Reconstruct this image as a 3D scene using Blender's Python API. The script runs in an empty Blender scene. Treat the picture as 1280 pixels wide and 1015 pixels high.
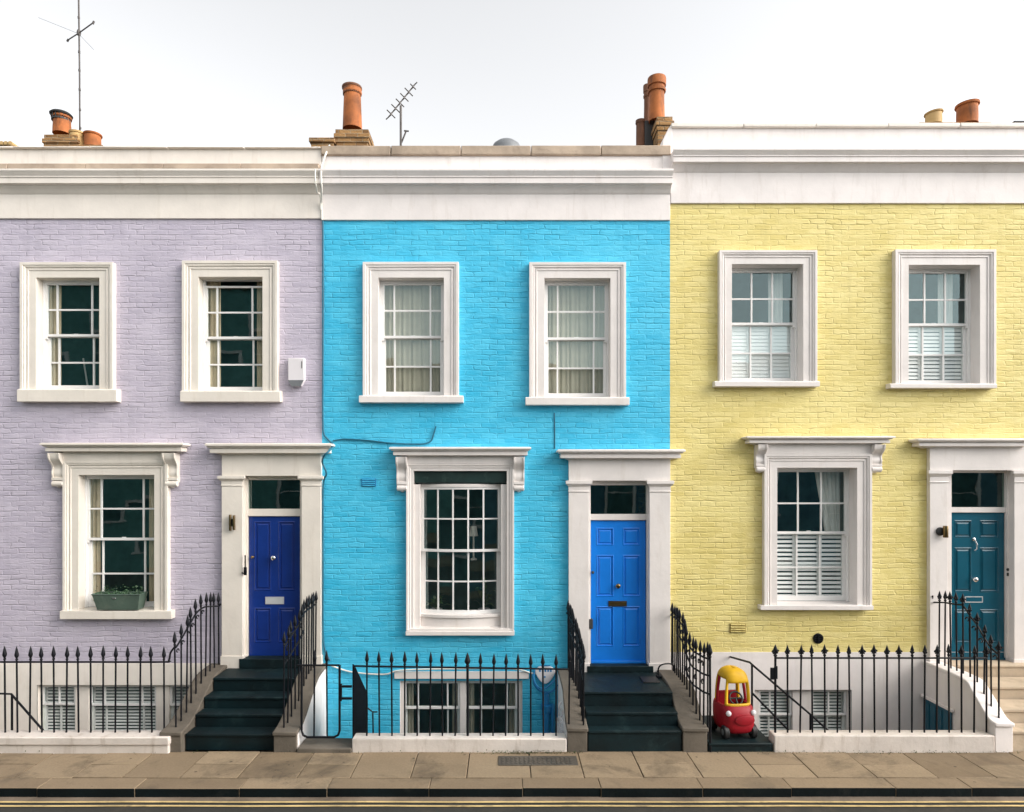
import bpy, math, random
from mathutils import Vector, Matrix
R = math.radians
random.seed(11)
sc = bpy.context.scene
col = sc.collection
F, D0, H = 850.0, 9.77, 3.33            # lens in pixels of a 1280 px frame, metres to the facade, eye height
def X(px, Y=0.0): return (px - 630.0) * (Y + D0) / F
def Z(py, Y=0.0): return H - (py - 600.0) * (Y + D0) / F

# ------------------------------------------------------------------ materials
def nd(nt, t, **kw):
    n = nt.nodes.new(t)
    for k, v in kw.items():
        if k in n.inputs.keys(): n.inputs[k].default_value = v
        else: setattr(n, k, v)
    return n
def new_mat(name):
    m = bpy.data.materials.new(name); m.use_nodes = True
    nt = m.node_tree
    for n in list(nt.nodes): nt.nodes.remove(n)
    out = nd(nt, 'ShaderNodeOutputMaterial'); b = nd(nt, 'ShaderNodeBsdfPrincipled')
    nt.links.new(b.outputs[0], out.inputs[0])
    return m, nt, b, out
def lk(nt, a, b): nt.links.new(a, b)
def mixc(nt, fac, a, b):
    n = nt.nodes.new('ShaderNodeMix'); n.data_type = 'RGBA'
    for s, v in ((n.inputs[0], fac), (n.inputs[6], a), (n.inputs[7], b)):
        if hasattr(v, 'links') or hasattr(v, 'is_linked'): nt.links.new(v, s)
        elif isinstance(v, (int, float)): s.default_value = v
        else: s.default_value = (*v, 1)
    return n.outputs[2]
def ramp(nt, src, lo, hi, a=0.0, b=1.0):
    n = nd(nt, 'ShaderNodeMapRange'); n.inputs[1].default_value = lo; n.inputs[2].default_value = hi
    n.inputs[3].default_value = a; n.inputs[4].default_value = b
    lk(nt, src, n.inputs[0]); return n.outputs[0]
def math_(nt, op, a, b=0.0, c=None):
    n = nd(nt, 'ShaderNodeMath', operation=op)
    for i, v in enumerate((a, b) if c is None else (a, b, c)):
        if isinstance(v, (int, float)): n.inputs[i].default_value = v
        else: lk(nt, v, n.inputs[i])
    return n.outputs[0]
def noise(nt, vec, scale, detail=4, rough=.55, dist=0.0):
    n = nd(nt, 'ShaderNodeTexNoise'); n.inputs['Scale'].default_value = scale
    n.inputs['Detail'].default_value = detail; n.inputs['Roughness'].default_value = rough; n.inputs['Distortion'].default_value = dist
    if vec is not None: lk(nt, vec, n.inputs['Vector'])
    return n.outputs['Fac']
def coords(nt, scale=(1, 1, 1)):
    g = nd(nt, 'ShaderNodeNewGeometry'); m = nd(nt, 'ShaderNodeMapping')
    m.inputs['Scale'].default_value = scale; lk(nt, g.outputs['Position'], m.inputs['Vector']); return m.outputs[0]
def bump(nt, b, h, dist, strength=1.0, normal=None):
    n = nd(nt, 'ShaderNodeBump'); n.inputs['Distance'].default_value = dist; n.inputs['Strength'].default_value = strength
    lk(nt, h, n.inputs['Height'])
    if normal is not None: lk(nt, normal, n.inputs['Normal'])
    lk(nt, n.outputs[0], b.inputs['Normal']); return n.outputs[0]

def paint(name, c, rough=.5, var=.12, stain=None, stain_amt=.5, bmp=.002, bscale=30, metallic=0.0, streak=False, spec=.5):
    m, nt, b, out = new_mat(name)
    v = coords(nt); n1 = noise(nt, v, 2.3, 6, .6)
    dark = tuple(x * (1 - var * 1.6) for x in c); lite = tuple(min(1, x * (1 + var)) for x in c)
    cc = mixc(nt, ramp(nt, n1, .3, .7), dark, lite)
    if stain:
        vs = coords(nt, (6, 6, .9) if streak else (2.2, 2.2, 2.2))
        n2 = noise(nt, vs, 1.4, 8, .68, .4)
        cc = mixc(nt, ramp(nt, n2, .54, .78, 0, stain_amt), cc, stain)
    lk(nt, cc, b.inputs['Base Color'])
    b.inputs['Roughness'].default_value = rough; b.inputs['Metallic'].default_value = metallic
    b.inputs['Specular IOR Level'].default_value = spec
    h = noise(nt, v, bscale, 5, .6); bump(nt, b, h, bmp, .8)
    return m

def brick_paint(name, c, c_hi, seed=0.0, rowh=.075, raw=None, mortar=None, bd=.0060):
    """painted (or raw) brickwork: irregular courses, worn bricks, thick paint"""
    m, nt, b, out = new_mat(name)
    g = nd(nt, 'ShaderNodeNewGeometry'); sep = nd(nt, 'ShaderNodeSeparateXYZ'); lk(nt, g.outputs['Position'], sep.inputs[0])
    xy = math_(nt, 'ADD', sep.outputs[0], sep.outputs[1])
    p0 = coords(nt, (1, 1, 1))
    wob = noise(nt, p0, 1.7, 3, .5); wob2 = noise(nt, coords(nt, (6, 6, 11)), 1.6, 4, .6)
    zz = math_(nt, 'ADD', sep.outputs[2], math_(nt, 'MULTIPLY', math_(nt, 'SUBTRACT', wob, .5), .06))
    k = 1.0 if raw is None else .3
    zz = math_(nt, 'ADD', zz, math_(nt, 'MULTIPLY', math_(nt, 'SUBTRACT', wob2, .5), .034 * k))
    xx = math_(nt, 'ADD', xy, math_(nt, 'MULTIPLY', math_(nt, 'SUBTRACT', wob2, .5), .09 * k))
    cmb = nd(nt, 'ShaderNodeCombineXYZ'); lk(nt, math_(nt, 'ADD', xx, seed), cmb.inputs[0]); lk(nt, math_(nt, 'ADD', zz, 20.0), cmb.inputs[1])
    bt = nd(nt, 'ShaderNodeTexBrick'); lk(nt, cmb.outputs[0], bt.inputs['Vector'])
    bt.offset = .5; bt.squash = 1.0; bt.squash_frequency = 2
    for kk, v in (('Scale', 1.0), ('Mortar Size', .012), ('Mortar Smooth', 1.0), ('Brick Width', .225), ('Row Height', rowh), ('Bias', 0.0)):
        bt.inputs[kk].default_value = v
    bt.inputs['Color1'].default_value = (0, 0, 0, 1); bt.inputs['Color2'].default_value = (1, 1, 1, 1); bt.inputs['Mortar'].default_value = (.5, .5, .5, 1)
    sepc = nd(nt, 'ShaderNodeSeparateColor'); lk(nt, bt.outputs['Color'], sepc.inputs[0])
    rnd = sepc.outputs[0]; mort = bt.outputs['Fac']
    n_big = noise(nt, p0, .9, 5, .6); n_streak = noise(nt, coords(nt, (3.2, 3.2, 27)), 1.0, 6, .68, .35)
    n_fine = noise(nt, p0, 36, 5, .62); n_med = noise(nt, coords(nt, (7, 7, 14)), 1.0, 5, .62, .5)
    f = math_(nt, 'ADD', math_(nt, 'MULTIPLY', rnd, .16 if raw is None else .5), math_(nt, 'MULTIPLY', n_streak, .5))
    f = math_(nt, 'ADD', f, math_(nt, 'MULTIPLY', n_big, .35))
    cc = mixc(nt, ramp(nt, f, .32, .72), c, c_hi)
    if mortar: cc = mixc(nt, math_(nt, 'MULTIPLY', mort, .8), cc, mortar)
    chips = ramp(nt, noise(nt, coords(nt, (7, 7, 30)), 1.3, 6, .72, .8), .63, .74, 0, .6)
    cc = mixc(nt, chips, cc, tuple(x * .55 for x in c))
    # weathering: run-off streaks, patched repainting, rough worn patches
    run = ramp(nt, noise(nt, coords(nt, (5.5, 5.5, .38)), 1.0, 7, .66, .3), .54, .78, 0, .34)
    cc = mixc(nt, run, cc, tuple(x * .66 + .02 for x in c))
    patch = ramp(nt, noise(nt, coords(nt, (1.3, 1.3, 1.9)), 1.0, 3, .5, .9), .50, .60, 0, .22)
    cc = mixc(nt, patch, cc, tuple(min(.9, x * 1.12 + .02) for x in c_hi))
    lk(nt, cc, b.inputs['Base Color'])
    b.inputs['Roughness'].default_value = .5 if raw is None else .9
    b.inputs['Specular IOR Level'].default_value = .35
    # height : worn bricks proud of the joints by different amounts, many joints filled with paint
    fill = ramp(nt, noise(nt, coords(nt, (2.2, 2.2, 4.5)), 1.0, 5, .66, .6), .40, .62, .12, 1.35)
    h = math_(nt, 'MULTIPLY', math_(nt, 'MULTIPLY', mort, -1.0), fill)
    h = math_(nt, 'ADD', h, math_(nt, 'MULTIPLY', rnd, .16))
    h = math_(nt, 'ADD', h, math_(nt, 'MULTIPLY', n_streak, 1.5))
    h = math_(nt, 'ADD', h, math_(nt, 'MULTIPLY', n_med, 1.3))
    h = math_(nt, 'ADD', h, math_(nt, 'MULTIPLY', n_fine, .4))
    bump(nt, b, h, bd, 1.0)
    return m

def glass_mat(name, tint=(.955, .985, .98), refl=1.0):
    m, nt, b, out = new_mat(name); nt.nodes.remove(b)
    tr = nd(nt, 'ShaderNodeBsdfTransparent'); tr.inputs[0].default_value = (*tint, 1)
    gl = nd(nt, 'ShaderNodeBsdfGlossy'); gl.inputs['Roughness'].default_value = .01; gl.inputs[0].default_value = (.74, .97, .98, 1)
    ge = nd(nt, 'ShaderNodeNewGeometry'); dt = nd(nt, 'ShaderNodeVectorMath', operation='DOT_PRODUCT'); lk(nt, ge.outputs['Normal'], dt.inputs[0]); lk(nt, ge.outputs['Incoming'], dt.inputs[1])
    co = math_(nt, 'ABSOLUTE', dt.outputs['Value']); fres = math_(nt, 'MULTIPLY_ADD', math_(nt, 'POWER', math_(nt, 'SUBTRACT', 1.0, co), 5.0), .90, .105 * refl)
    mx = nd(nt, 'ShaderNodeMixShader')
    lk(nt, fres, mx.inputs[0]); lk(nt, tr.outputs[0], mx.inputs[1]); lk(nt, gl.outputs[0], mx.inputs[2])
    bp = nd(nt, 'ShaderNodeBump'); bp.inputs['Distance'].default_value = .004; bp.inputs['Strength'].default_value = .26
    lk(nt, noise(nt, coords(nt), 2.6, 2, .4), bp.inputs['Height'])
    gm = nd(nt, 'ShaderNodeNewGeometry'); wn = nd(nt, 'ShaderNodeTexWhiteNoise', noise_dimensions='1D'); lk(nt, gm.outputs['Random Per Island'], wn.inputs['W'])
    t1 = nd(nt, 'ShaderNodeVectorMath', operation='SUBTRACT'); lk(nt, wn.outputs['Color'], t1.inputs[0]); t1.inputs[1].default_value = (.5, .5, .5)
    t2 = nd(nt, 'ShaderNodeVectorMath', operation='SCALE'); lk(nt, t1.outputs[0], t2.inputs[0]); t2.inputs['Scale'].default_value = .055
    t3 = nd(nt, 'ShaderNodeVectorMath', operation='ADD'); lk(nt, t2.outputs[0], t3.inputs[0]); lk(nt, bp.outputs[0], t3.inputs[1])
    t4 = nd(nt, 'ShaderNodeVectorMath', operation='NORMALIZE'); lk(nt, t3.outputs[0], t4.inputs[0]); lk(nt, t4.outputs[0], gl.inputs['Normal'])
    lk(nt, mx.outputs[0], out.inputs[0]); return m

def island_mat(name, c1, c2, rough=.85, bmp=.004, stain=(.05, .045, .04), bscale=26, stain_amt=.6):
    m, nt, b, out = new_mat(name)
    g = nd(nt, 'ShaderNodeNewGeometry'); v = coords(nt)
    n1 = noise(nt, v, 3.1, 7, .65); n2 = noise(nt, v, 40, 5, .7); n3 = noise(nt, v, 1.3, 9, .7, .5)
    f = math_(nt, 'ADD', math_(nt, 'MULTIPLY', g.outputs['Random Per Island'], .55), math_(nt, 'MULTIPLY', n1, .45))
    cc = mixc(nt, ramp(nt, f, .1, .9), c1, c2)
    cc = mixc(nt, ramp(nt, n2, .35, .75, 0, .35), cc, tuple(x * .55 for x in c1))
    cc = mixc(nt, ramp(nt, n3, .52, .72, 0, stain_amt), cc, stain)
    vo = nd(nt, 'ShaderNodeTexVoronoi'); vo.inputs['Scale'].default_value = 4.3; lk(nt, v, vo.inputs['Vector'])
    spot = math_(nt, 'MULTIPLY', ramp(nt, vo.outputs['Distance'], .085, .060, 0, 1), ramp(nt, n1, .48, .52))
    cc = mixc(nt, math_(nt, 'MULTIPLY', spot, .7), cc, tuple(x * .45 for x in stain))
    crk = nd(nt, 'ShaderNodeTexVoronoi', feature='DISTANCE_TO_EDGE'); crk.inputs['Scale'].default_value = .75
    wv = nd(nt, 'ShaderNodeVectorMath', operation='ADD'); ns = nd(nt, 'ShaderNodeTexNoise'); ns.inputs['Scale'].default_value = 5.0; lk(nt, v, ns.inputs['Vector'])
    lk(nt, v, wv.inputs[0]); lk(nt, ns.outputs['Color'], wv.inputs[1]); lk(nt, wv.outputs[0], crk.inputs['Vector'])
    cr = math_(nt, 'MULTIPLY', ramp(nt, crk.outputs['Distance'], .006, .001, 0, .5), ramp(nt, n3, .5, .6))
    cc = mixc(nt, cr, cc, tuple(x * .35 for x in stain))
    lk(nt, cc, b.inputs['Base Color']); b.inputs['Roughness'].default_value = rough; b.inputs['Specular IOR Level'].default_value = .3
    h = math_(nt, 'ADD', math_(nt, 'MULTIPLY', noise(nt, v, bscale, 6, .7), .7), n1); bump(nt, b, h, bmp, 1.0)
    return m

M = {}
M['white'] = paint('white_stucco', (.80, .745, .72), .6, .05, (.52, .45, .39), .42, .0025, 22, streak=True)
M['cream'] = paint('cream_stucco', (.81, .745, .675), .6, .05, (.52, .44, .35), .42, .0025, 22, streak=True)
M['trim'] = paint('white_gloss_trim', (.75, .70, .67), .45, .05, (.50, .43, .36), .36, .003, 15, streak=True)
M['creamtrim'] = paint('cream_gloss_trim', (.75, .69, .615), .45, .05, (.50, .42, .32), .36, .003, 15, streak=True)
M['sash'] = paint('sash_paint', (.80, .785, .77), .35, .03, None, 0, .0008, 60)
M['lavender'] = brick_paint('lavender_brick', (.445, .405, .495), (.58, .53, .61), 0.0)
M['blue'] = brick_paint('blue_brick', (.022, .415, .665), (.10, .58, .82), 3.7)
M['yellow'] = brick_paint('yellow_brick', (.65, .53, .165), (.82, .70, .31), 8.1)
M['chimbrick'] = brick_paint('chimney_brick', (.13, .065, .03), (.36, .20, .08), 1.1, raw=1, mortar=(.33, .28, .2), bd=.016)
M['coping'] = paint('weathered_coping', (.42, .33, .25), .85, .2, (.16, .12, .09), .8, .006, 18)
M['stone'] = paint('grey_step_stone', (.125, .105, .082), .85, .22, (.06, .055, .045), .7, .006, 22)
M['beigestone'] = paint('beige_step_stone', (.50, .40, .29), .8, .15, (.20, .15, .10), .6, .004, 22)
M['darkstep'] = paint('dark_step_paint', (.001, .011, .014), .6, .35, (.022, .048, .050), .8, .004, 20, spec=.3)
M['plinth'] = paint('plinth_white', (.64, .58, .53), .7, .09, (.30, .23, .17), .75, .006, 18, streak=True)
M['iron'] = paint('black_iron', (.004, .005, .008), .5, .3, (.02, .013, .010), .35, .0012, 60, spec=.22)
M['sheet'] = paint('black_sheet_iron', (.003, .003, .005), .75, .3, (.01, .008, .007), .5, .002, 20, spec=.08)
M['ventslot'] = paint('vent_slot_dark', (.36, .27, .08), .9, .2, None, 0, .002, 30)
M['navy'] = paint('navy_door', (.006, .03, .20), .25, .12, None, 0, .0006, 50)
M['azure'] = paint('azure_door', (.008, .19, .70), .28, .06, None, 0, .0006, 50)
M['teal'] = paint('teal_door', (.004, .085, .135), .25, .1, None, 0, .0006, 50)
M['brass'] = paint('aged_brass', (.25, .17, .08), .3, .2, None, 0, .0005, 50, metallic=1.0)
M['silver'] = paint('satin_silver', (.62, .63, .64), .35, .05, None, 0, .0003, 50, metallic=.25)
M['chrome'] = paint('polished_chrome', (.72, .72, .72), .15, .05, None, 0, .0003, 50, metallic=1.0)
M['interior'] = paint('dark_interior', (.06, .15, .15), .9, .3, None, 0, .001, 5)
M['glass'] = glass_mat('window_glass')
M['darkglass'] = glass_mat('fanlight_glass', (.45, .6, .55), .9)
M['curtain'] = paint('linen_curtain', (.50, .40, .27), .9, .1, None, 0, .001, 60)
M['netcurtain'] = paint('net_curtain', (.40, .365, .285), .9, .1, None, 0, .001, 60)
M['whitecurtain'] = paint('white_curtain', (.75, .74, .70), .9, .06, None, 0, .001, 60)
M['shutter'] = paint('white_shutter', (.84, .83, .82), .4, .03, None, 0, .0006, 50)
M['slate'] = paint('dark_slate_roof', (.06, .06, .065), .8, .2, None, 0, .004, 14)
M['terracotta'] = paint('terracotta_pot', (.40, .125, .032), .8, .35, (.05, .03, .02), .95, .006, 14, streak=True)
M['buffpot'] = paint('buff_clay_pot', (.55, .36, .15), .75, .16, (.2, .14, .08), .6, .003, 20, streak=True)
M['oldpot'] = paint('sooty_clay_pot', (.17, .075, .04), .85, .25, (.03, .025, .02), .8, .003, 20, streak=True)
M['soot'] = paint('sooty_metal', (.03, .03, .03), .6, .2, None, 0, .001, 40)
M['lead'] = paint('lead_grey', (.16, .17, .18), .6, .15, None, 0, .002, 20)
M['alu'] = paint('aerial_metal', (.10, .09, .085), .5, .2, None, 0, .0005, 40, metallic=.4)
M['cable'] = paint('white_cable', (.72, .70, .64), .5, .1, None, 0, .0005, 40)
M['bluecable'] = paint('blue_painted_cable', (.012, .14, .22), .5, .15, None, 0, .0005, 40)
M['bluepipe'] = paint('blue_painted_pipe', (.015, .20, .46), .4, .12, None, 0, .001, 30)
M['planter'] = paint('sage_metal_planter', (.075, .115, .09), .5, .15, (.25, .27, .22), .4, .001, 30)
M['alarm'] = paint('alarm_plastic', (.76, .72, .74), .4, .04, None, 0, .0004, 40)
M['redplastic'] = paint('red_plastic', (.30, .005, .014), .5, .15, (.14, .012, .016), .7, .0015, 25, spec=.3)
M['yellowplastic'] = paint('yellow_plastic', (.64, .37, .012), .5, .15, (.40, .25, .04), .7, .0015, 25, spec=.3)
M['blackplastic'] = paint('black_plastic', (.012, .012, .013), .5, .2, None, 0, .001, 30)
M['slab'] = island_mat('york_stone_slab', (.165, .12, .075), (.34, .26, .17), .8, .006, (.06, .046, .032), 26, .85)
M['kerb'] = island_mat('kerb_granite', (.17, .125, .08), (.32, .24, .155), .85, .008, (.07, .06, .045), 20, .75)
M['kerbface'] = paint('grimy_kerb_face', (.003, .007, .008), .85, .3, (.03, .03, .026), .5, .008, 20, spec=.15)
M['joint'] = paint('pavement_joint', (.035, .03, .024), .95, .2, None, 0, .002, 20)
M['asphalt'] = island_mat('worn_asphalt', (.022, .024, .022), (.05, .046, .038), .85, .006, (.12, .09, .06), 60, .35)
M['gutter'] = paint('gutter_setts', (.17, .13, .095), .85, .25, (.05, .045, .04), .8, .008, 24)
M['line'] = paint('yellow_line_paint', (.56, .41, .18), .75, .2, (.10, .08, .055), .95, .004, 40)
M['cover'] = paint('cast_iron_cover', (.07, .06, .048), .7, .25, (.16, .12, .08), .5, .006, 40)
M['ground'] = paint('dark_ground', (.06, .055, .045), .95, .2, None, 0, .002, 10)
M['areafloor'] = paint('area_concrete', (.16, .15, .135), .9, .2, (.06, .06, .05), .6, .004, 14)
M['leaf'] = paint('leaf_green', (.035, .09, .035), .5, .4, None, 0, .001, 10)
M['darkleaf'] = paint('houseplant_leaf', (.06, .13, .06), .4, .4, None, 0, .001, 10)
M['moss'] = paint('moss_green', (.04, .06, .02), .9, .4, None, 0, .001, 10)
M['oppgreen'] = brick_paint('sea_green_brick', (.09, .27, .25), (.15, .36, .33), 4.0); M['oppslate'] = brick_paint('slate_green_brick', (.05, .13, .13), (.08, .18, .18), 4.0); M['oppblue'] = brick_paint('slate_blue_brick', (.05, .16, .21), (.09, .22, .28), 4.0)  # colours of the added houses opposite, picked to tint pane reflections teal
M['porcelain'] = paint('white_enamel', (.70, .68, .70), .3, .06, (.3, .28, .35), .5, .0008, 30)
M['lampshade'] = paint('lamp_fabric', (.6, .57, .5), .8, .05, None, 0, .0005, 40)
M['headgreen'] = paint('dark_green_head_strip', (.010, .030, .027), .4, .3, (.08, .13, .11), .6, .0015, 12)
M['soil'] = paint('dark_soil', (.02, .015, .01), .95, .3, None, 0, .003, 20)

# ------------------------------------------------------------------ mesh builder
class MB:
    def __init__(s): s.v = []; s.f = []; s.mi = []; s.m = 0
    def vert(s, p): s.v.append(tuple(p)); return len(s.v) - 1
    def face(s, ids): s.f.append(list(ids)); s.mi.append(s.m)
    def quad(s, a, b, c, d): s.face([s.vert(a), s.vert(b), s.vert(c), s.vert(d)])
    def box(s, x0, x1, y0, y1, z0, z1):
        if x0 > x1: x0, x1 = x1, x0
        if y0 > y1: y0, y1 = y1, y0
        if z0 > z1: z0, z1 = z1, z0
        i = len(s.v)
        for z in (z0, z1):
            for x, y in ((x0, y0), (x1, y0), (x1, y1), (x0, y1)): s.v.append((x, y, z))
        for q in ((0, 3, 2, 1), (4, 5, 6, 7), (0, 1, 5, 4), (1, 2, 6, 5), (2, 3, 7, 6), (3, 0, 4, 7)): s.face([i + k for k in q])
        return s
    def prism_x(s, prof, x0, x1):            # profile of (y,z), counter clockwise seen from +x
        n = len(prof); i = len(s.v)
        for x in (x0, x1):
            for y, z in prof: s.v.append((x, y, z))
        for k in range(n): s.face([i + k, i + (k + 1) % n, i + n + (k + 1) % n, i + n + k])
        s.face([i + k for k in range(n)][::-1]); s.face([i + n + k for k in range(n)])
        return s
    def prism_y(s, prof, y0, y1):            # profile of (x,z)
        n = len(prof); i = len(s.v)
        for y in (y0, y1):
            for x, z in prof: s.v.append((x, y, z))
        for k in range(n): s.face([i + k, i + (k + 1) % n, i + n + (k + 1) % n, i + n + k])
        s.face([i + k for k in range(n)]); s.face([i + n + k for k in range(n)][::-1])
        return s
    def tube(s, pts, r, n=8, caps=True):
        pts = [Vector(p) for p in pts]; rs = r if isinstance(r, (list, tuple)) else [r] * len(pts)
        rings = []; up = None
        for k, p in enumerate(pts):
            t = (pts[min(k + 1, len(pts) - 1)] - pts[max(k - 1, 0)]).normalized()
            if up is None: up = Vector((0, 0, 1)) if abs(t.z) < .9 else Vector((0, 1, 0))
            a = t.cross(up)
            if a.length < 1e-4: a = t.cross(Vector((1, 0, 0)))
            a.normalize(); b = a.cross(t).normalized(); up = b
            rings.append([s.vert(p + (a * math.cos(2 * math.pi * j / n) + b * math.sin(2 * math.pi * j / n)) * rs[k]) for j in range(n)])
        for A, B in zip(rings, rings[1:]):
            for j in range(n): s.face([A[j], A[(j + 1) % n], B[(j + 1) % n], B[j]])
        if caps: s.face(rings[0][::-1]); s.face(rings[-1])
        return s
    def lathe(s, prof, n=20, c=(0, 0, 0), axis='z', caps=True):   # prof of (r, h)
        rings = []
        for r, h in prof:
            ring = []
            for j in range(n):
                a = 2 * math.pi * j / n; u, w = r * math.cos(a), r * math.sin(a)
                p = (u, w, h) if axis == 'z' else ((u, h, w) if axis == 'y' else (h, u, w))
                ring.append(s.vert((c[0] + p[0], c[1] + p[1], c[2] + p[2])))
            rings.append(ring)
        for A, B in zip(rings, rings[1:]):
            for j in range(n):
                q = [A[j], A[(j + 1) % n], B[(j + 1) % n], B[j]]
                s.face(q if axis != 'y' else q[::-1])
        if caps: s.face(rings[0][::-1] if axis != 'y' else rings[0]); s.face(rings[-1] if axis != 'y' else rings[-1][::-1])
        return s
    def ring3(s, x0, x1, zb, z1, prof):      # mitred three sided architrave, prof of (outward offset, y)
        rows = []
        for o, y in prof:
            rows.append([s.vert(p) for p in ((x0 - o, y, zb), (x0 - o, y, z1 + o), (x1 + o, y, z1 + o), (x1 + o, y, zb))])
        for A, B in zip(rows, rows[1:]):
            for k in range(3): s.face([A[k], A[k + 1], B[k + 1], B[k]])
        return s
    def hood(s, x0, x1, prof, yb=0.0, ret=True):   # moulded cornice with returns, prof of (projection, z), bottom to top
        rows = []
        for p, z in prof:
            o = p if ret else 0
            rows.append([s.vert(q) for q in ((x0 - o, yb, z), (x0 - o, yb - p, z), (x1 + o, yb - p, z), (x1 + o, yb, z))])
        for A, B in zip(rows, rows[1:]):
            for k in range(3): s.face([A[k], A[k + 1], B[k + 1], B[k]])
        s.face(rows[-1]); s.face(rows[0][::-1])
        for k in (0, 3):
            ids = [r[k] for r in rows]
        return s
    def sweep(s, path, prof):                # path: list of (x,y) plan points, prof: rect (dy0,dy1,z0,z1)
        dy0, dy1, z0, z1 = prof; rows = []
        for x, y in path:
            rows.append([s.vert((x, y + a, b)) for a, b in ((dy0, z0), (dy1, z0), (dy1, z1), (dy0, z1))])
        for A, B in zip(rows, rows[1:]):
            for k in range(4): s.face([A[k], B[k], B[(k + 1) % 4], A[(k + 1) % 4]])
        s.face(rows[0]); s.face(rows[-1][::-1]); return s

def mesh_of(name, mb, mats, smooth=35):
    me = bpy.data.meshes.new(name); me.from_pydata(mb.v, [], mb.f)
    if not isinstance(mats, (list, tuple)): mats = [mats]
    for m in mats: me.materials.append(m)
    if len(mats) > 1: me.polygons.foreach_set('material_index', mb.mi)
    import bmesh
    bm = bmesh.new(); bm.from_mesh(me); bmesh.ops.recalc_face_normals(bm, faces=bm.faces); bm.to_mesh(me); bm.free()
    if smooth:
        me.polygons.foreach_set('use_smooth', [True] * len(me.polygons)); me.set_sharp_from_angle(angle=R(smooth))
    me.update(); return me

def link(name, data, parent=None, loc=(0, 0, 0), local=False):
    o = bpy.data.objects.new(name, data); col.objects.link(o); o.location = loc
    if parent is not None:
        o.parent = parent
        if not local and parent.parent is None: o.matrix_parent_inverse = Matrix.Translation(-parent.location)
    return o
def obj(name, mb, mat, parent=None, bev=0.0, smooth=35, local=False, seg=2):
    o = link(name, mesh_of(name, mb, mat, smooth), parent, local=local)
    if bev:
        b = o.modifiers.new('bevel', 'BEVEL'); b.width = bev; b.segments = seg; b.limit_method = 'ANGLE'; b.angle_limit = R(40); b.use_clamp_overlap = True
    return o
def tag(o, label=None, cat=None, group=None, kind=None):
    if label: o['label'] = label
    if cat: o['category'] = cat
    if group: o['group'] = group
    if kind: o['kind'] = kind
    return o
def thing(name, label, cat, loc=(0, 0, 0), group=None):
    o = bpy.data.objects.new(name, None); col.objects.link(o); o.location = loc; o.empty_display_size = .2
    return tag(o, label, cat, group)
def struct(name, mb, mat, bev=0.0, smooth=35):
    o = obj(name, mb, mat, None, bev, smooth); o['kind'] = 'structure'; return o

# ------------------------------------------------------------------ windows and doors
YS = -0.055                                  # front of the architraves
def sash_mb(mb, x0, x1, z0, z1, y, cols, rows, stile=.045, rail=.05, mun=.024, t=.038, horn=False):
    mb.box(x0, x0 + stile, y, y + t, z0, z1); mb.box(x1 - stile, x1, y, y + t, z0, z1)
    mb.box(x0 + stile, x1 - stile, y + .002, y + t - .002, z0, z0 + rail); mb.box(x0 + stile, x1 - stile, y + .002, y + t - .002, z1 - stile * .8, z1)
    for c in cols:
        xc = x0 + (x1 - x0) * c; mb.box(xc - mun / 2, xc + mun / 2, y + .006, y + t - .008, z0 + rail, z1 - stile * .8)
    for r in rows:
        zc = z0 + (z1 - z0) * r; mb.box(x0 + stile, x1 - stile, y + .008, y + t - .010, zc - mun / 2, zc + mun / 2)
    return mb
def drape(x0, x1, z0, z1, y, folds, amp=.02, taper=None, n=None):
    mb = MB(); n = n or int(folds * 8); nz = 8; rows = []
    ph = random.random() * 6
    for k in range(nz + 1):
        v = k / nz; row = []
        for i in range(n + 1):
            u = i / n; xx = x0 + (x1 - x0) * u
            if taper: xx = xx + taper(u, v)
            a = amp * (.6 + .4 * math.sin(3.1 * u * folds + ph))
            row.append(mb.vert((xx, y + a * math.sin(2 * math.pi * folds * u + ph + .4 * math.sin(v * 3)), z0 + (z1 - z0) * v)))
        rows.append(row)
    for A, B in zip(rows, rows[1:]):
        for i in range(n): mb.face([A[i], A[i + 1], B[i + 1], B[i]])
    return mb
def shutter_mb(x0, x1, z0, z1, y, leaves=3, pitch=.045, tilt=.6, fr=.03, dp=.012):
    mb = MB(); w = (x1 - x0) / leaves
    for k in range(leaves):
        a, b = x0 + k * w + .003, x0 + (k + 1) * w - .003
        mb.box(a, a + fr, y, y + .025, z0, z1); mb.box(b - fr, b, y, y + .025, z0, z1)
        for zz in (z0, (z0 + z1) / 2 - fr / 2, z1 - fr): mb.box(a + fr, b - fr, y + .002, y + .023, zz, zz + fr)
        for za, zb in ((z0 + fr, (z0 + z1) / 2 - fr / 2), ((z0 + z1) / 2 + fr / 2, z1 - fr)):
            n = max(1, int((zb - za) / pitch)); st = (zb - za) / n
            for j in range(n):
                zc = za + (j + .5) * st; dz = st * .5 * tilt; i = len(mb.v)
                for xx in (a + fr, b - fr):
                    for yy, zz in ((y + .001, zc - dz), (y + dp, zc + dz - .004), (y + dp, zc + dz), (y + .001, zc - dz + .006)): mb.v.append((xx, yy, zz))
                for q in ((0, 1, 5, 4), (1, 2, 6, 5), (2, 3, 7, 6), (3, 0, 4, 7)): mb.face([i + c for c in q])
    return mb

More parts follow.
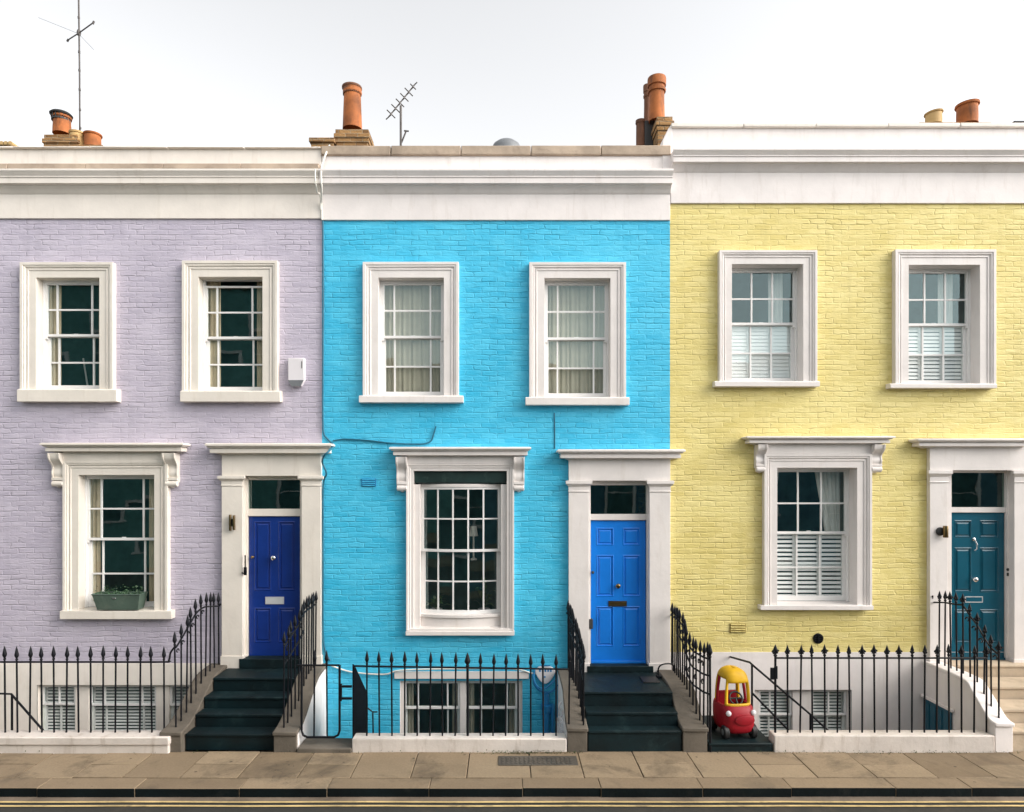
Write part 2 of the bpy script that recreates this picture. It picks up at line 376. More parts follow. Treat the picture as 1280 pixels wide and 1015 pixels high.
def console_mb(xc, w, ztop, h, proj, rosette=True):
    mb = MB(); pr = []
    # S-shaped scroll in profile
    for k in range(15):
        t = k / 14; y = -(proj * (1 - t) ** .8 * (.62 + .38 * math.cos(t * 5.2)) + .035 + .025 * math.sin(t * math.pi * 2.2) ** 2)
        pr.append((y, ztop - h * .86 * t))
    pr = [(0, ztop)] + pr + [(0, ztop - h * .86)]
    mb.prism_x(pr, xc - w / 2, xc + w / 2)
    for s in (-1, 1):                        # raised margins of the scroll
        pr2 = [(y - .012 if y < 0 else y, z) for y, z in pr]; a = xc + s * w / 2
        mb.prism_x(pr2, a - .012 if s > 0 else a - .010, a + .010 if s > 0 else a + .012)
    mb.box(xc - w / 2 - .008, xc + w / 2 + .008, -.085, 0, ztop - h * .80, ztop - h * .72)
    mb.lathe([(.001, -w * .55), (.034, -w * .55), (.044, -w * .5), (.044, w * .5), (.034, w * .55), (.001, w * .55)], 14, (xc, -.055, ztop - h * .90), axis='x')
    mb.lathe([(.005, -.062), (.02, -.058), (.036, -.02), (.04, 0)], 12, (xc, -.02, ztop - h * .95), axis='y')
    return mb

HOODP = [(.06, 0), (.065, .010), (.10, .018), (.105, .026), (.175, .030), (.175, .088), (.160, .092), (.160, .102), (.19, .106), (.20, .118), (.205, .128), (.225, .132), (.225, .160), (.205, .172)]
def hood(parent, px0, px1, py0, py1, mat, hp=HOODP):
    y = -.2; x0, x1 = X(px0, y) + .22, X(px1, y) - .22; z0, z1 = Z(py1, -.1), Z(py0, y)
    k = (z1 - z0) / hp[-1][1]
    mb = MB(); mb.hood(x0, x1, [(p, z0 + q * k) for p, q in hp], 0.0)
    return obj('hood', mb, mat, parent, .003)

holes = {'lavender': [], 'blue': [], 'yellow': []}
def window(key, house, outer, sill, opening, ybot, ys, cols, meet, rows_u, rows_l, trim, sash_m, gap=0, label=None, hoodpx=None, cons=None, sproj=.12):
    """all numbers are pixels of the photograph, placed at the depth each piece really has"""
    x0, x1 = X(opening[0], YS), X(opening[1], YS); z1 = Z(opening[2], YS); zb = Z(ybot, YS)
    w = ((opening[0] - outer[0]) + (outer[1] - opening[1])) / 2 * (D0 + YS) / F
    holes[key].append((x0 - .01, x1 + .01, zb - .01, z1 + .01))
    mb = MB()
    mb.ring3(x0, x1, zb, z1, [(0, ys + .05), (0, YS), (w * .48, YS), (w * .50, YS - .012), (w * .56, YS - .012), (w * .58, YS - .004), (w * .66, YS - .004), (w * .68, YS - .02),
                              (w * .74, YS - .026), (w * .80, YS - .020), (w * .82, YS - .034), (w, YS - .034), (w, .0)])
    win = obj('window', mb, trim, house, .0025)
    if label: win['label'] = label
    s0, s1 = X(sill[0], -.12), X(sill[1], -.12)
    sm = MB(); zt, zu = Z(sill[2], -.1), Z(sill[3], -.12)
    sm.prism_x([(-sproj, zu), (ys + .05, zu), (ys + .05, zb + .012), (YS - .04, zb + .002), (-sproj, max(zt - .006, zu + .03))], s0, s1)
    obj('sill', sm, trim, win, .004)
    zt = z1 - gap; zm = Z(meet, ys)
    fm = MB()                                # box frame
    fm.box(x0, x0 + .022, ys, ys + .07, zb + .012, z1); fm.box(x1 - .022, x1, ys, ys + .07, zb + .012, z1)
    fm.box(x0 + .022, x1 - .022, ys, ys + .07, z1 - (.03 if gap == 0 else .010), z1)
    obj('window_frame', fm, sash_m, win, .002)
    u = sash_mb(MB(), x0 + .023, x1 - .023, zm - .018, zt - .031 if gap == 0 else zt, ys + .012, cols, rows_u, rail=.036, stile=.034)
    # horns
    for xx in (x0 + .023, x1 - .023 - .034): u.box(xx, xx + .034, ys + .012, ys + .05, zm - .055, zm - .018)
    obj('sash', u, sash_m, win, .0015)
    l = sash_mb(MB(), x0 + .023, x1 - .023, zb + .014, zm + .016, ys + .053, cols, rows_l, rail=.075, stile=.048)
    l.box((x0 + x1) / 2 - .03, (x0 + x1) / 2 + .03, ys + .046, ys + .06, zm + .016, zm + .03)
    obj('sash', l, sash_m, win, .0015)
    g = MB()
    for yy, za, zz in ((ys + .030, zm, zt - .04), (ys + .071, zb + .03, zm)):
        cs = [0] + list(cols) + [1]; xa = [x0 + .023 + (x1 - x0 - .046) * c for c in cs]; xa[0] += .007; xa[-1] -= .007; zc = [za, (za + zz) / 2 + .01, zz]
        for k in range(len(xa) - 1):
            for q in range(2): g.quad((xa[k], yy, zc[q]), (xa[k + 1], yy, zc[q]), (xa[k + 1], yy, zc[q + 1]), (xa[k], yy, zc[q + 1]))
    obj('glass', g, M['glass'], win, smooth=0)
    if hoodpx:
        fz = MB(); fz.box(x0 - w + .004, x1 + w - .004, YS - .028, 0, z1 + w + .001, Z(hoodpx[3], -.1) + .01); obj('frieze', fz, trim, win, .002)
        hood(win, *hoodpx, trim)
        zt_h = Z(hoodpx[3], -.1)
        if cons:
            for a, b, c in cons:
                wd = (b - a) * D0 / F
                obj('bracket', console_mb(X((a + b) / 2, -.08), wd * .86, zt_h + .002, Z(hoodpx[3], -.08) - Z(c, -.08), .13), trim, win, .003)
    return win, (x0, x1, zb, z1, zm)

def panel_door(house, px0, px1, py0, py1, yd, mat, panels, label=None):
    """panels: fractions (u0,u1,v0,v1) of the leaf, v from the top; each a recess with a raised field"""
    x0, x1 = X(px0, yd), X(px1, yd); z1, z0 = Z(py0, yd), Z(py1, yd); mb = MB()
    us = sorted({0, 1} | {p[0] for p in panels} | {p[1] for p in panels}); vs = sorted({0, 1} | {p[2] for p in panels} | {p[3] for p in panels})
    def inp(u, v): return any(p[0] < u < p[1] and p[2] < v < p[3] for p in panels)
    px = lambda u: x0 + (x1 - x0) * u
    pz = lambda v: z1 - (z1 - z0) * v
    for a, b in zip(us, us[1:]):
        for c, d in zip(vs, vs[1:]):
            if not inp((a + b) / 2, (c + d) / 2): mb.quad((px(a), yd, pz(d)), (px(b), yd, pz(d)), (px(b), yd, pz(c)), (px(a), yd, pz(c)))
    for u0, u1, v0, v1 in panels:
        A, B, Cc, Dd = px(u0), px(u1), pz(v1), pz(v0); prev = None
        for ins, y in ((0, yd), (.012, yd - .006), (.020, yd + .010), (.03, yd + .014), (.052, yd + .001)):
            r = [mb.vert(q) for q in ((A + ins, y, Cc + ins), (B - ins, y, Cc + ins), (B - ins, y, Dd - ins), (A + ins, y, Dd - ins))]
            if prev:
                for k in range(4): mb.face([prev[k], prev[(k + 1) % 4], r[(k + 1) % 4], r[k]])
            prev = r
        mb.face(prev)
    d = obj('door', mb, mat, house, smooth=0)
    mb2 = MB()
    if label: d['label'] = label
    return d, (x0, x1, z0, z1)

def doorcase(house, key, hoodpx, frieze, cap, lp, rp, op, fan, trans, door_bot, yd, trim):
    """lp / rp: pixel spans of the pilasters, op: opening span, fan: fanlight y span, trans: transom y span"""
    yp = -.075; mb = MB(); zb = Z(door_bot, yd)
    a0, a1, b0, b1 = X(lp[0], yp), X(lp[1], yp), X(rp[0], yp), X(rp[1], yp)
    zc1, zc0 = Z(cap[2], yp), Z(cap[3], yp); zh = Z(hoodpx[3], -.1)
    for s0, s1, inner in ((a0, a1, 1), (b0, b1, -1)):
        mb.box(s0, s1, yp, yd + .06, zb - .12, zc0)                       # pilaster shaft
        mb.box(s0 - .012, s1 + .012, yp - .014, yd + .05, zb - .125, zb + .055)   # plinth block
        k = zc1 - zc0
        mb.hood(s0, s1, [(.004, zc0), (.012, zc0 + .10 * k), (.004, zc0 + .14 * k), (.004, zc0 + .50 * k), (.02, zc0 + .58 * k), (.035, zc0 + .70 * k), (.045, zc0 + .74 * k), (.045, zc0 + k), (.02, zc0 + 1.02 * k)], yp)
        mb.box(s0, s1, yp, yd + .06, zc0, zc1)
    mb.box(a0, b1, yp + .004, yd + .06, zc1 + .001, zh + .02)             # frieze
    case = obj('doorcase', mb, trim, house, .003)
    hood(case, *hoodpx, trim)
    holes[key].append((a0 + .02, b1 - .02, zb - .12, zh))
    # linings, transom, fanlight
    x0, x1 = X(op[0], yd), X(op[1], yd); fm = MB()
    zf1, zf0 = Z(fan[0], yd), Z(fan[1], yd); zt = Z(trans[1], yd)
    fm.box(a1 - .03, x0 - .003, yd - .05, yd + .05, zb, zc1); fm.box(x1 + .003, b0 + .03, yd - .05, yd + .05, zb, zc1)
    fm.box(x0 - .003, x1 + .003, yd - .03, yd + .05, zt, zf0); fm.box(x0 - .003, x1 + .003, yd - .03, yd + .05, zf1, zc1)
    obj('door_frame', fm, trim, case, .003)
    g = MB(); g.quad((x0, yd + .01, zf0), (x1, yd + .01, zf0), (x1, yd + .01, zf1), (x0, yd + .01, zf1)); obj('fanlight', g, M['darkglass'], case, smooth=0)
    return case

def knob(parent, px, py, y, r, mat, name='knob'):
    mb = MB(); mb.lathe([(r * .55, 0), (r * .55, -.006), (r * .35, -.012), (r * .35, -.03), (r * .8, -.036), (r, -.05), (r * .85, -.062), (r * .3, -.068)], 18, (X(px, y), y, Z(py, y)), axis='y')
    return obj(name, mb, mat, parent, smooth=50)
def letter_plate(parent, px0, px1, py0, py1, y, mat, flap):
    x0, x1, z0, z1 = X(px0, y), X(px1, y), Z(py1, y), Z(py0, y); mb = MB()
    mb.box(x0, x1, y - .006, y, z0, z1)
    for a in ((x0, x1, z1 - .008, z1), (x0, x1, z0, z0 + .008)): mb.box(a[0], a[1], y - .011, y - .006, a[2], a[3])
    mb.box(x0, x0 + .008, y - .011, y - .006, z0 + .008, z1 - .008); mb.box(x1 - .008, x1, y - .011, y - .006, z0 + .008, z1 - .008)
    o = obj('letter_plate', mb, mat, parent, .001)
    m2 = MB(); m2.box(x0 + .012, x1 - .012, y - .009, y - .006, z0 + .012, z1 - .012); obj_f = obj('letter_plate', m2, flap, parent, .001)
    return o

# ------------------------------------------------------------------ houses
XB = [-9.2, X(402.5), X(837.5), 9.6]
def house_root(label, x): return thing('terraced_house', label, 'house', (x, 0, 0), 'terraced houses in the row')
lav = house_root('lavender painted brick house with a navy door and a planter on its window ledge', -5.0)
blu = house_root('bright blue painted brick house with an azure door and a bowed window', 0.0)
yel = house_root('yellow painted brick house with a teal door and white louvred shutters', 5.0)

def wall_sheet(mb, x0, x1, z0, z1, hs, y=0.0, depth=.12):
    xs = sorted({x0, x1} | {min(max(v, x0), x1) for h in hs for v in h[:2]}); zs = sorted({z0, z1} | {min(max(v, z0), z1) for h in hs for v in h[2:]})
    idx = {}
    def vid(x, z):
        if (x, z) not in idx: idx[(x, z)] = mb.vert((x, y, z))
        return idx[(x, z)]
    for a, b in zip(xs, xs[1:]):
        for c, d in zip(zs, zs[1:]):
            cx, cz = (a + b) / 2, (c + d) / 2
            if any(h[0] < cx < h[1] and h[2] < cz < h[3] for h in hs): continue
            mb.face([vid(a, c), vid(b, c), vid(b, d), vid(a, d)])

# ---- lavender windows
T, S = M['creamtrim'], M['sash']
mar = [.2, .79]
w1, g1 = window('lavender', lav, (26, 142, 328), (21, 145.5, 487, 502), (45, 124, 347), 487, .09, mar, 419, [.5], [.5], T, S, label='narrow margin-pane sash window with a dark drawn-back curtain')
obj('curtain', drape(g1[0] + .02, g1[0] + .20, g1[2], g1[3], .195, 3), M['curtain'], w1)
obj('curtain', drape(g1[1] - .15, g1[1] - .02, g1[2], g1[3], .195, 3), M['curtain'], w1)
mb = MB(); mb.tube([(X(104, .7), .7, Z(448, .7)), (X(110, .62), .62, Z(485, .62))], .012); obj('curtain_rod', mb, M['whitecurtain'], w1)
w2, g2 = window('lavender', lav, (228, 347, 326), (225, 350, 489, 502), (248, 328, 346), 489, .09, mar, 422, [.5], [.5], T, S, gap=.085)
obj('curtain', drape(g2[0] + .02, g2[0] + .22, g2[2], g2[3], .195, 3), M['curtain'], w2)
obj('curtain', drape(g2[1] - .17, g2[1] - .02, g2[2], g2[3], .195, 3), M['curtain'], w2)
w3, g3 = window('lavender', lav, (79.4, 210.4, 570), (74.5, 214, 763, 774), (98, 192.7, 593.7), 763, .09, [.2, .79], 674, [.5], [.48], T, S,
                hoodpx=(51, 229.6, 553.5, 566.6), cons=[(64, 79, 609), (205.5, 222, 609)])
obj('curtain', drape(g3[0] + .0, g3[0] + .17, g3[2], g3[3], .195, 3), M['curtain'], w3)
obj('curtain', drape(g3[1] - .2, g3[1] - .02, g3[2], g3[3], .195, 3), M['curtain'], w3)
# ---- blue windows
TB = M['trim']
w4, g4 = window('blue', blu, (453.4, 573, 329.6), (448.5, 579, 495, 503), (472.8, 554.7, 347), 495, .10, mar, 421, [.5], [.5], TB, S)
obj('curtain', drape(g4[0], g4[1], g4[2], g4[3], .22, 13, .016, n=120), M['netcurtain'], w4)
w5, g5 = window('blue', blu, (662, 782.5, 330), (657, 787, 497, 506), (680.6, 763, 347.5), 497, .10, mar, 423, [.5], [.5], TB, S)
obj('curtain', drape(g5[0], g5[1], g5[2], g5[3], .22, 14, .016, n=120), M['netcurtain'], w5)

# bowed sash window of the blue house
def bow_window():
    ys = .02; o0, o1 = X(517, YS), X(633.5, YS); z1, zb = Z(588.7, YS), Z(786, YS)
    holes['blue'].append((o0 - .01, o1 + .01, zb - .01, z1 + .01)); w = (517 - 508) * D0 / F
    mb = MB(); mb.ring3(o0, o1, zb - .02, z1, [(0, .16), (0, YS), (w * .4, YS), (w * .45, YS - .014), (w * .7, YS - .014), (w * .75, YS - .028), (w, YS - .028), (w, 0)])
    zh = Z(571.4, -.1); mb.box(o0 - w + .004, o1 + w - .004, YS - .03, 0, z1 + w + .001, zh + .01)
    win = obj('window', mb, TB, blu, .0025); win['label'] = 'bowed sash window of twenty small panes under a hood'
    hood(win, 487, 663.5, 558.6, 571.4, TB)
    for a, b in ((496, 508.7), (642, 655.5)):
        obj('bracket', console_mb(X((a + b) / 2, -.08), .135, zh + .002, .49, .13), TB, win, .003)
    # dark green strip closing the gap above the sash
    mb = MB(); mb.box(o0 + .004, o1 - .004, .0, .10, Z(604, 0), z1 - .003); obj('head_strip', mb, M['headgreen'], win, .01)
    # the bow in plan
    c0, c1 = o0 + .05, o1 - .05; sag = .115; n = 24
    def bx(u): return c0 + (c1 - c0) * u
    def by(u): return ys + .10 - sag * (1 - (2 * u - 1) ** 2)
    path = [(bx(k / n), by(k / n)) for k in range(n + 1)]
    def sub(u0, u1, m=18): return [(bx(u0 + (u1 - u0) * k / m), by(u0 + (u1 - u0) * k / m)) for k in range(m + 1)]
    zs1, zs0 = Z(605, -.05), Z(768, -.05); zm = Z(689, -.05)
    fr = MB(); fr.sweep(path, (-.012, .06, zs1 - .045, zs1)); fr.box(o0, c0 + .035, -.01, .16, zb, zs1 - .046 + .04); fr.box(c1 - .035, o1, -.01, .16, zb, zs1 - .046 + .04)
    obj('window_frame', fr, TB, win, .002)
    ap = MB()                                # curved apron and sill under the sash
    ap.sweep(path, (-.03, .10, zb + .0, zs0 - .055)); ap.sweep(path, (-.055, .10, zs0 - .055, zs0 - .012)); ap.sweep(path, (-.06, .10, zb - .026, zb + .012))
    obj('sill', ap, TB, win, .004)
    sl = MB(); sl.box(o0 - w + .003, o1 + w - .003, YS - .02, .1, zb - .031, zb + .004); sl.box(X(507, -.1), X(643, -.1), -.10, 0, Z(794.5, -.1), zb - .031); obj('sill', sl, TB, win, .004)
    cols = [.055, .205, .352, .5, .648, .795, .945]
    def sash(za, zz, dy, rail, rows, st):
        s = MB(); s.sweep(sub(.03, .97), (dy, dy + .036, za, za + rail)); s.sweep(sub(.03, .97), (dy, dy + .036, zz - .032, zz))
        for u in (.03, .97 - st): s.sweep(sub(u, u + st, 2), (dy - .001, dy + .037, za, zz))
        for u in (.233, .411, .589, .767): s.sweep(sub(u - .0095, u + .0095, 2), (dy + .006, dy + .03, za + rail, zz - .032))
        for r in rows: s.sweep(sub(.03, .97), (dy + .009, dy + .028, za + (zz - za) * r - .010, za + (zz - za) * r + .010))
        obj('sash', s, S, win, .0015)
        g = MB(); us = (.04, .233, .411, .589, .767, .96); zr = [za + .01] + [za + (zz - za) * r for r in rows] + [zz - .01]
        for u0, u1 in zip(us, us[1:]):
            for qa, qb in zip(zr, zr[1:]):
                (xa, ya), (xb, yb) = (bx(u0), by(u0)), (bx(u1), by(u1)); g.quad((xa, ya + dy + .018, qa), (xb, yb + dy + .018, qa), (xb, yb + dy + .018, qb), (xa, ya + dy + .018, qb))
        return g
    ga = sash(zm - .018, zs1 - .047, 0.0, .036, [.51], .035); gb = sash(zs0 - .012, zm + .016, .04, .05, [.50], .05)
    k = len(ga.v); ga.v += gb.v; ga.f += [[i + k for i in f] for f in gb.f]; ga.mi += gb.mi
    obj('glass', ga, M['glass'], win)
    return win
bow = bow_window()
# ---- yellow windows
third = [.345, .655]
w6, g6 = window('yellow', yel, (898, 1020, 313), (893.7, 1025, 477, 483), (915, 1004, 330), 477, .14, third, 404.5, [.48], [.5], TB, S)
w7, g7 = window('yellow', yel, (1119, 1244.7, 313.6), (1113, 1246.5, 480, 485), (1136, 1225, 331), 480, .14, third, 405.5, [.48], [.5], TB, S)
for w_, g_, tl in ((w6, g6, 1.02), (w7, g7, .8)):
    obj('curtain', drape(g_[1] - .34, g_[1] - .13, g_[4], g_[3], .36, 3), M['whitecurtain'], w_)
    obj('shutter', shutter_mb(g_[0] + .03, g_[1] - .03, g_[2] + .02, g_[4] - .01, .234, 3, .05, tl), M['shutter'], w_)
w8, g8 = window('yellow', yel, (955.7, 1090, 560), (950.8, 1092, 756.5, 762.6), (971.7, 1071.4, 584.7), 756.5, .17, third, 666, [.48], [.48], TB, S,
                hoodpx=(933.5, 1118, 545, 556), cons=[(945, 957, 590), (1089, 1103, 590)])
obj('shutter', shutter_mb(g8[0] + .03, g8[1] - .03, g8[2] + .02, g8[4] - .01, .265, 3, .06, .60), M['shutter'], w8)
obj('curtain', drape(g8[0] + .02, g8[0] + .20, g8[4], g8[3], .36, 3, taper=lambda u, v: -.12 * u * (1 - v)), M['whitecurtain'], w8)
obj('curtain', drape(g8[1] - .42, g8[1] - .03, g8[4], g8[3], .36, 6, taper=lambda u, v: .16 * (1 - u) * (1 - v)), M['whitecurtain'], w8)

# ---- doors
six = [(.10, .42, .05, .175), (.58, .90, .05, .175), (.10, .42, .24, .535), (.58, .90, .24, .535), (.10, .42, .60, .885), (.58, .90, .60, .885)]
four_l = [(.10, .43, .035, .53), (.57, .90, .035, .53), (.10, .43, .65, .90), (.57, .90, .65, .90)]
six_y = [(.08, .40, .05, .17), (.55, .90, .05, .17), (.08, .40, .235, .54), (.55, .90, .235, .54), (.08, .40, .655, .885), (.55, .90, .655, .885)]
YD = .09
doorcase(lav, 'lavender', (257, 414, 554, 569), None, (272, 403.6, 595, 608), (277, 303, 0), (377, 401, 0), (311, 376), (600, 636), (638, 645), 821, YD, M['creamtrim'])
d1, b1 = panel_door(lav, 311.5, 375.5, 645.5, 821, YD, M['navy'], four_l, 'navy blue panelled door')
knob(d1, 343, 697, YD, .035, M['chrome'], 'knocker'); knob(d1, 317, 696, YD, .022, M['brass'], 'lock')
letter_plate(d1, 332, 355, 746, 755, YD, M['silver'], M['silver'])
doorcase(blu, 'blue', (697, 856, 561.6, 575), None, (707, 841, 601, 615.6), (711, 736, 0), (812, 838, 0), (738, 807.5), (606.5, 642.5), (643, 650), 830, YD, TB)
d2, b2 = panel_door(blu, 738.5, 807, 650.7, 829, YD, M['azure'], six, 'azure blue six-panelled door')
knob(d2, 772, 732, YD, .036, M['brass']); knob(d2, 740.5, 715, YD - .02, .022, M['soot'], 'lock')
letter_plate(d2, 760.5, 783.5, 751, 758, YD, M['soot'], M['brass'])
mb = MB(); mb.box(X(738.5, YD), X(807, YD), YD - .03, YD - .002, Z(829, YD), Z(825.5, YD)); obj('weather_bar', mb, M['azure'], d2, .006)
mb = MB(); mb.box(X(736.5, .02), X(741, .02), .0, .09, Z(786, .02), Z(774, .02)); obj('hinge', mb, M['soot'], d2, .006)
doorcase(yel, 'yellow', (1146.5, 1293, 548, 560), None, (1159, 1300, 588, 604), (1162.5, 1185, 0), (1268, 1291, 0), (1187, 1255.5), (591, 634), (634.5, 640.5), 825, YD, TB)
d3, b3 = panel_door(yel, 1187.5, 1255, 641, 825, YD, M['teal'], six_y, 'dark teal six-panelled door')
knob(d3, 1217, 724, YD, .036, M['chrome']); letter_plate(d3, 1206, 1228, 745.5, 753, YD, M['silver'], M['teal'])
mb = MB(); mb.tube([(X(1217, YD), YD - .02, Z(674, YD)), (X(1219.5, YD), YD - .03, Z(680, YD)), (X(1219, YD), YD - .035, Z(686, YD)), (X(1216, YD), YD - .03, Z(688, YD))], .010)
mb.lathe([(.02, 0), (.024, -.012), (.01, -.024)], 12, (X(1217, YD), YD, Z(674, YD)), axis='y'); obj('knocker', mb, M['chrome'], d3, smooth=50)
mb = MB(); mb.box(X(1188, YD), X(1255, YD), YD - .03, YD - .002, Z(825, YD), Z(821.5, YD)); obj('weather_bar', mb, M['teal'], d3, .006)

# ---- basement windows
def base_window(key, house, spans, y0, y1, mat, blind, lintel=None, label=None):
    ys = .07; a, b = X(spans[0][0] - 5, 0), X(spans[-1][1] + 6, 0); z1, z0 = Z(y0, 0), Z(y1, 0)
    holes[key].append((a, b, z0, z1)); mb = MB()
    mb.box(a, b, ys - .02, ys + .06, z1 - .03, z1 + .02); edges = [s for sp in spans for s in (sp[0], sp[1])]
    xs = [X(v, ys) for v in edges]
    mb.box(a, xs[0], ys - .02, ys + .06, z0, z1 - .03); mb.box(xs[-1], b, ys - .02, ys + .06, z0, z1 - .03)
    for k in range(1, len(xs) - 1, 2): mb.box(xs[k], xs[k + 1], ys - .02, ys + .06, z0, z1 - .03)
    for q in ((a - .0, ), (b, )):
        xx = q[0]; mb.quad((xx, 0, z0), (xx, ys, z0), (xx, ys, z1), (xx, 0, z1))
    mb.quad((a, 0, z1), (b, 0, z1), (b, ys, z1), (a, ys, z1))
    win = obj('window', mb, mat, house, .003)
    if label: win['label'] = label
    g = MB()
    for sp in spans:
        s0, s1 = X(sp[0], ys), X(sp[1], ys); s = MB(); zm = Z(sp[2], ys)
        sash_mb(s, s0 + .002, s1 - .002, zm - .015, z1 - .032, ys + .0, sp[3], [], .03, .03, .022); sash_mb(s, s0 + .002, s1 - .002, z0, zm + .012, ys + .038, sp[3], [], .04, .06, .022)
        obj('sash', s, S, win, .0015)
        g.quad((s0, ys + .02, z0), (s1, ys + .02, z0), (s1, ys + .02, z1), (s0, ys + .02, z1))
        if blind: obj('shutter', shutter_mb(s0 + .01, s1 - .01, z0, z1 - .03, ys + .080, 1, .046, .5, .012), M['shutter'], win)
        else:
            obj('curtain', drape(s0 + .02, s0 + .12, z0, z1, ys + .13, 2), M['netcurtain'], win); obj('curtain', drape(s1 - .12, s1 - .02, z0, z1, ys + .13, 2), M['netcurtain'], win)
    obj('glass', g, M['glass'], win, smooth=0)
    if lintel:
        l = MB(); l.box(X(lintel[0], -.03), X(lintel[1], -.03), -.035, 0, Z(lintel[3], -.03), Z(lintel[2], -.03)); obj('lintel', l, mat, win, .004)
    return win
base_window('lavender', lav, [(52, 95, 880, [.5]), (112, 196, 881, [.22, .78]), (212, 240, 881, [.5])], 856, 990, M['cream'], True)
base_window('blue', blu, [(505, 575, 885, [.25, .78]), (582, 647, 885, [.3, .8])], 851, 985, TB, False, lintel=(493, 661, 839.5, 848.5))
base_window('yellow', yel, [(948, 990, 893, [.35]), (1014, 1058, 893, [.5])], 862, 990, TB, True)

# ---- walls, basements, friezes, cornices, parapets
def house_shell(key, h, x0, x1, wallmat, z_fr, z_base, basemat, stucco, par, cop, cornice, copmat, roofz):
    hs = holes[key]
    mb = MB(); wall_sheet(mb, x0, x1, z_base, z_fr, hs)
    obj('wall', mb, wallmat, h, smooth=0)
    mb = MB()
    for xx in (x0 + .004, x1 - .004): mb.quad((xx, .005, -1.7), (xx, 7.0, -1.7), (xx, 7.0, roofz), (xx, .005, roofz))
    mb.quad((x0, 7, -1.7), (x1, 7, -1.7), (x1, 7, roofz), (x0, 7, roofz)); obj('party_wall', mb, M['chimbrick'], h, smooth=0)
    mb = MB(); wall_sheet(mb, x0, x1, -1.7, z_base, hs, y=-.012); mb.quad((x0, -.012, z_base), (x1, -.012, z_base), (x1, 0.0, z_base), (x0, 0, z_base))
    obj('basement_wall', mb, basemat, h, smooth=0)
    mb = MB(); mb.box(x0 + .03, x1 - .03, .45, 6.9, roofz - .25, roofz - .05); obj('roof', mb, M['slate'], h)
    # frieze + parapet + moulded cornice
    z_c0, z_c1 = cornice; mb = MB()
    mb.box(x0 + .003, x1 - .003, -.03, .30, z_fr, par); obj('parapet', mb, stucco, h, .006)
    k = z_c1 - z_c0
    prof = [(.0, 0), (.01, .02), (.025, .10), (.05, .22), (.08, .30), (.085, .34), (.135, .36), (.135, .62), (.148, .64), (.148, .70), (.165, .78), (.185, .88), (.19, .90), (.19, .99), (.18, 1.0)]
    mb = MB(); mb.hood(x0 + .004, x1 - .004, [(p, z_c0 + q * k) for p, q in prof], -.03, ret=False)
    obj('cornice', mb, stucco, h, .003)
    mb = MB(); n = max(3, int((x1 - x0) / .95)); xs = [x0 + (x1 - x0) * i / n for i in range(n + 1)]
    for a, b in zip(xs, xs[1:]):
        dz = random.uniform(-.006, .006); mb.box(a + .004, b - .004, -.075 + random.uniform(-.006, .006), .34, par + .001, cop + dz)
    obj('coping', mb, copmat, h, .012)
    # dark rooms behind the glass
    mb = MB(); e = .02; y0, y1 = .33, 2.2
    for z in (-1.6, .62, 3.95, roofz - .4): mb.quad((x0 + e, .02, z), (x1 - e, .02, z), (x1 - e, y1, z), (x0 + e, y1, z))
    mb.quad((x0 + e, y1, -1.6), (x1 - e, y1, -1.6), (x1 - e, y1, roofz - .4), (x0 + e, y1, roofz - .4))
    obj('interior', mb, M['interior'], h, smooth=0)
zt = lambda py: Z(py, -.03)
house_shell('lavender', lav, XB[0], XB[1], M['lavender'], zt(273), Z(829), M['cream'], M['cream'], zt(186.5), zt(184.5), (zt(243), zt(218)), M['cream'], 7.6)
house_shell('blue', blu, XB[1], XB[2], M['blue'], zt(275), Z(1000), M['blue'], M['white'], zt(195), zt(183.5), (zt(243), zt(218)), M['coping'], 7.6)
house_shell('yellow', yel, XB[2], XB[3], M['yellow'], zt(254), Z(815), M['white'], M['white'], zt(160.5), zt(155.5), (zt(216), zt(193)), M['cream'], 7.9)
# tan flashing on top of the lavender cornice
mb = MB(); a, b = XB[0] + .01, X(398, -.2); n = 6
for k in range(n):
    p, q = a + (b - a) * k / n, a + (b - a) * (k + 1) / n
    mb.prism_x([(-.20 + random.uniform(-.006, .006), zt(218) + .008), (-.031, zt(218) + .008), (-.031, zt(208)), (-.185, zt(210.5))], p + .003, q - .003)
obj('flashing', mb, M['coping'], lav, .006)
# end of the yellow parapet stepping down to the blue roof
mb = MB(); mb.prism_y([(X(825, .1), zt(212)), (X(837.2, .1), zt(212)), (X(837.2, .1), zt(156)), (X(833, .1), zt(160)), (X(825, .1), zt(176))], -.045, .9); obj('party_wall', mb, M['white'], yel, .01)

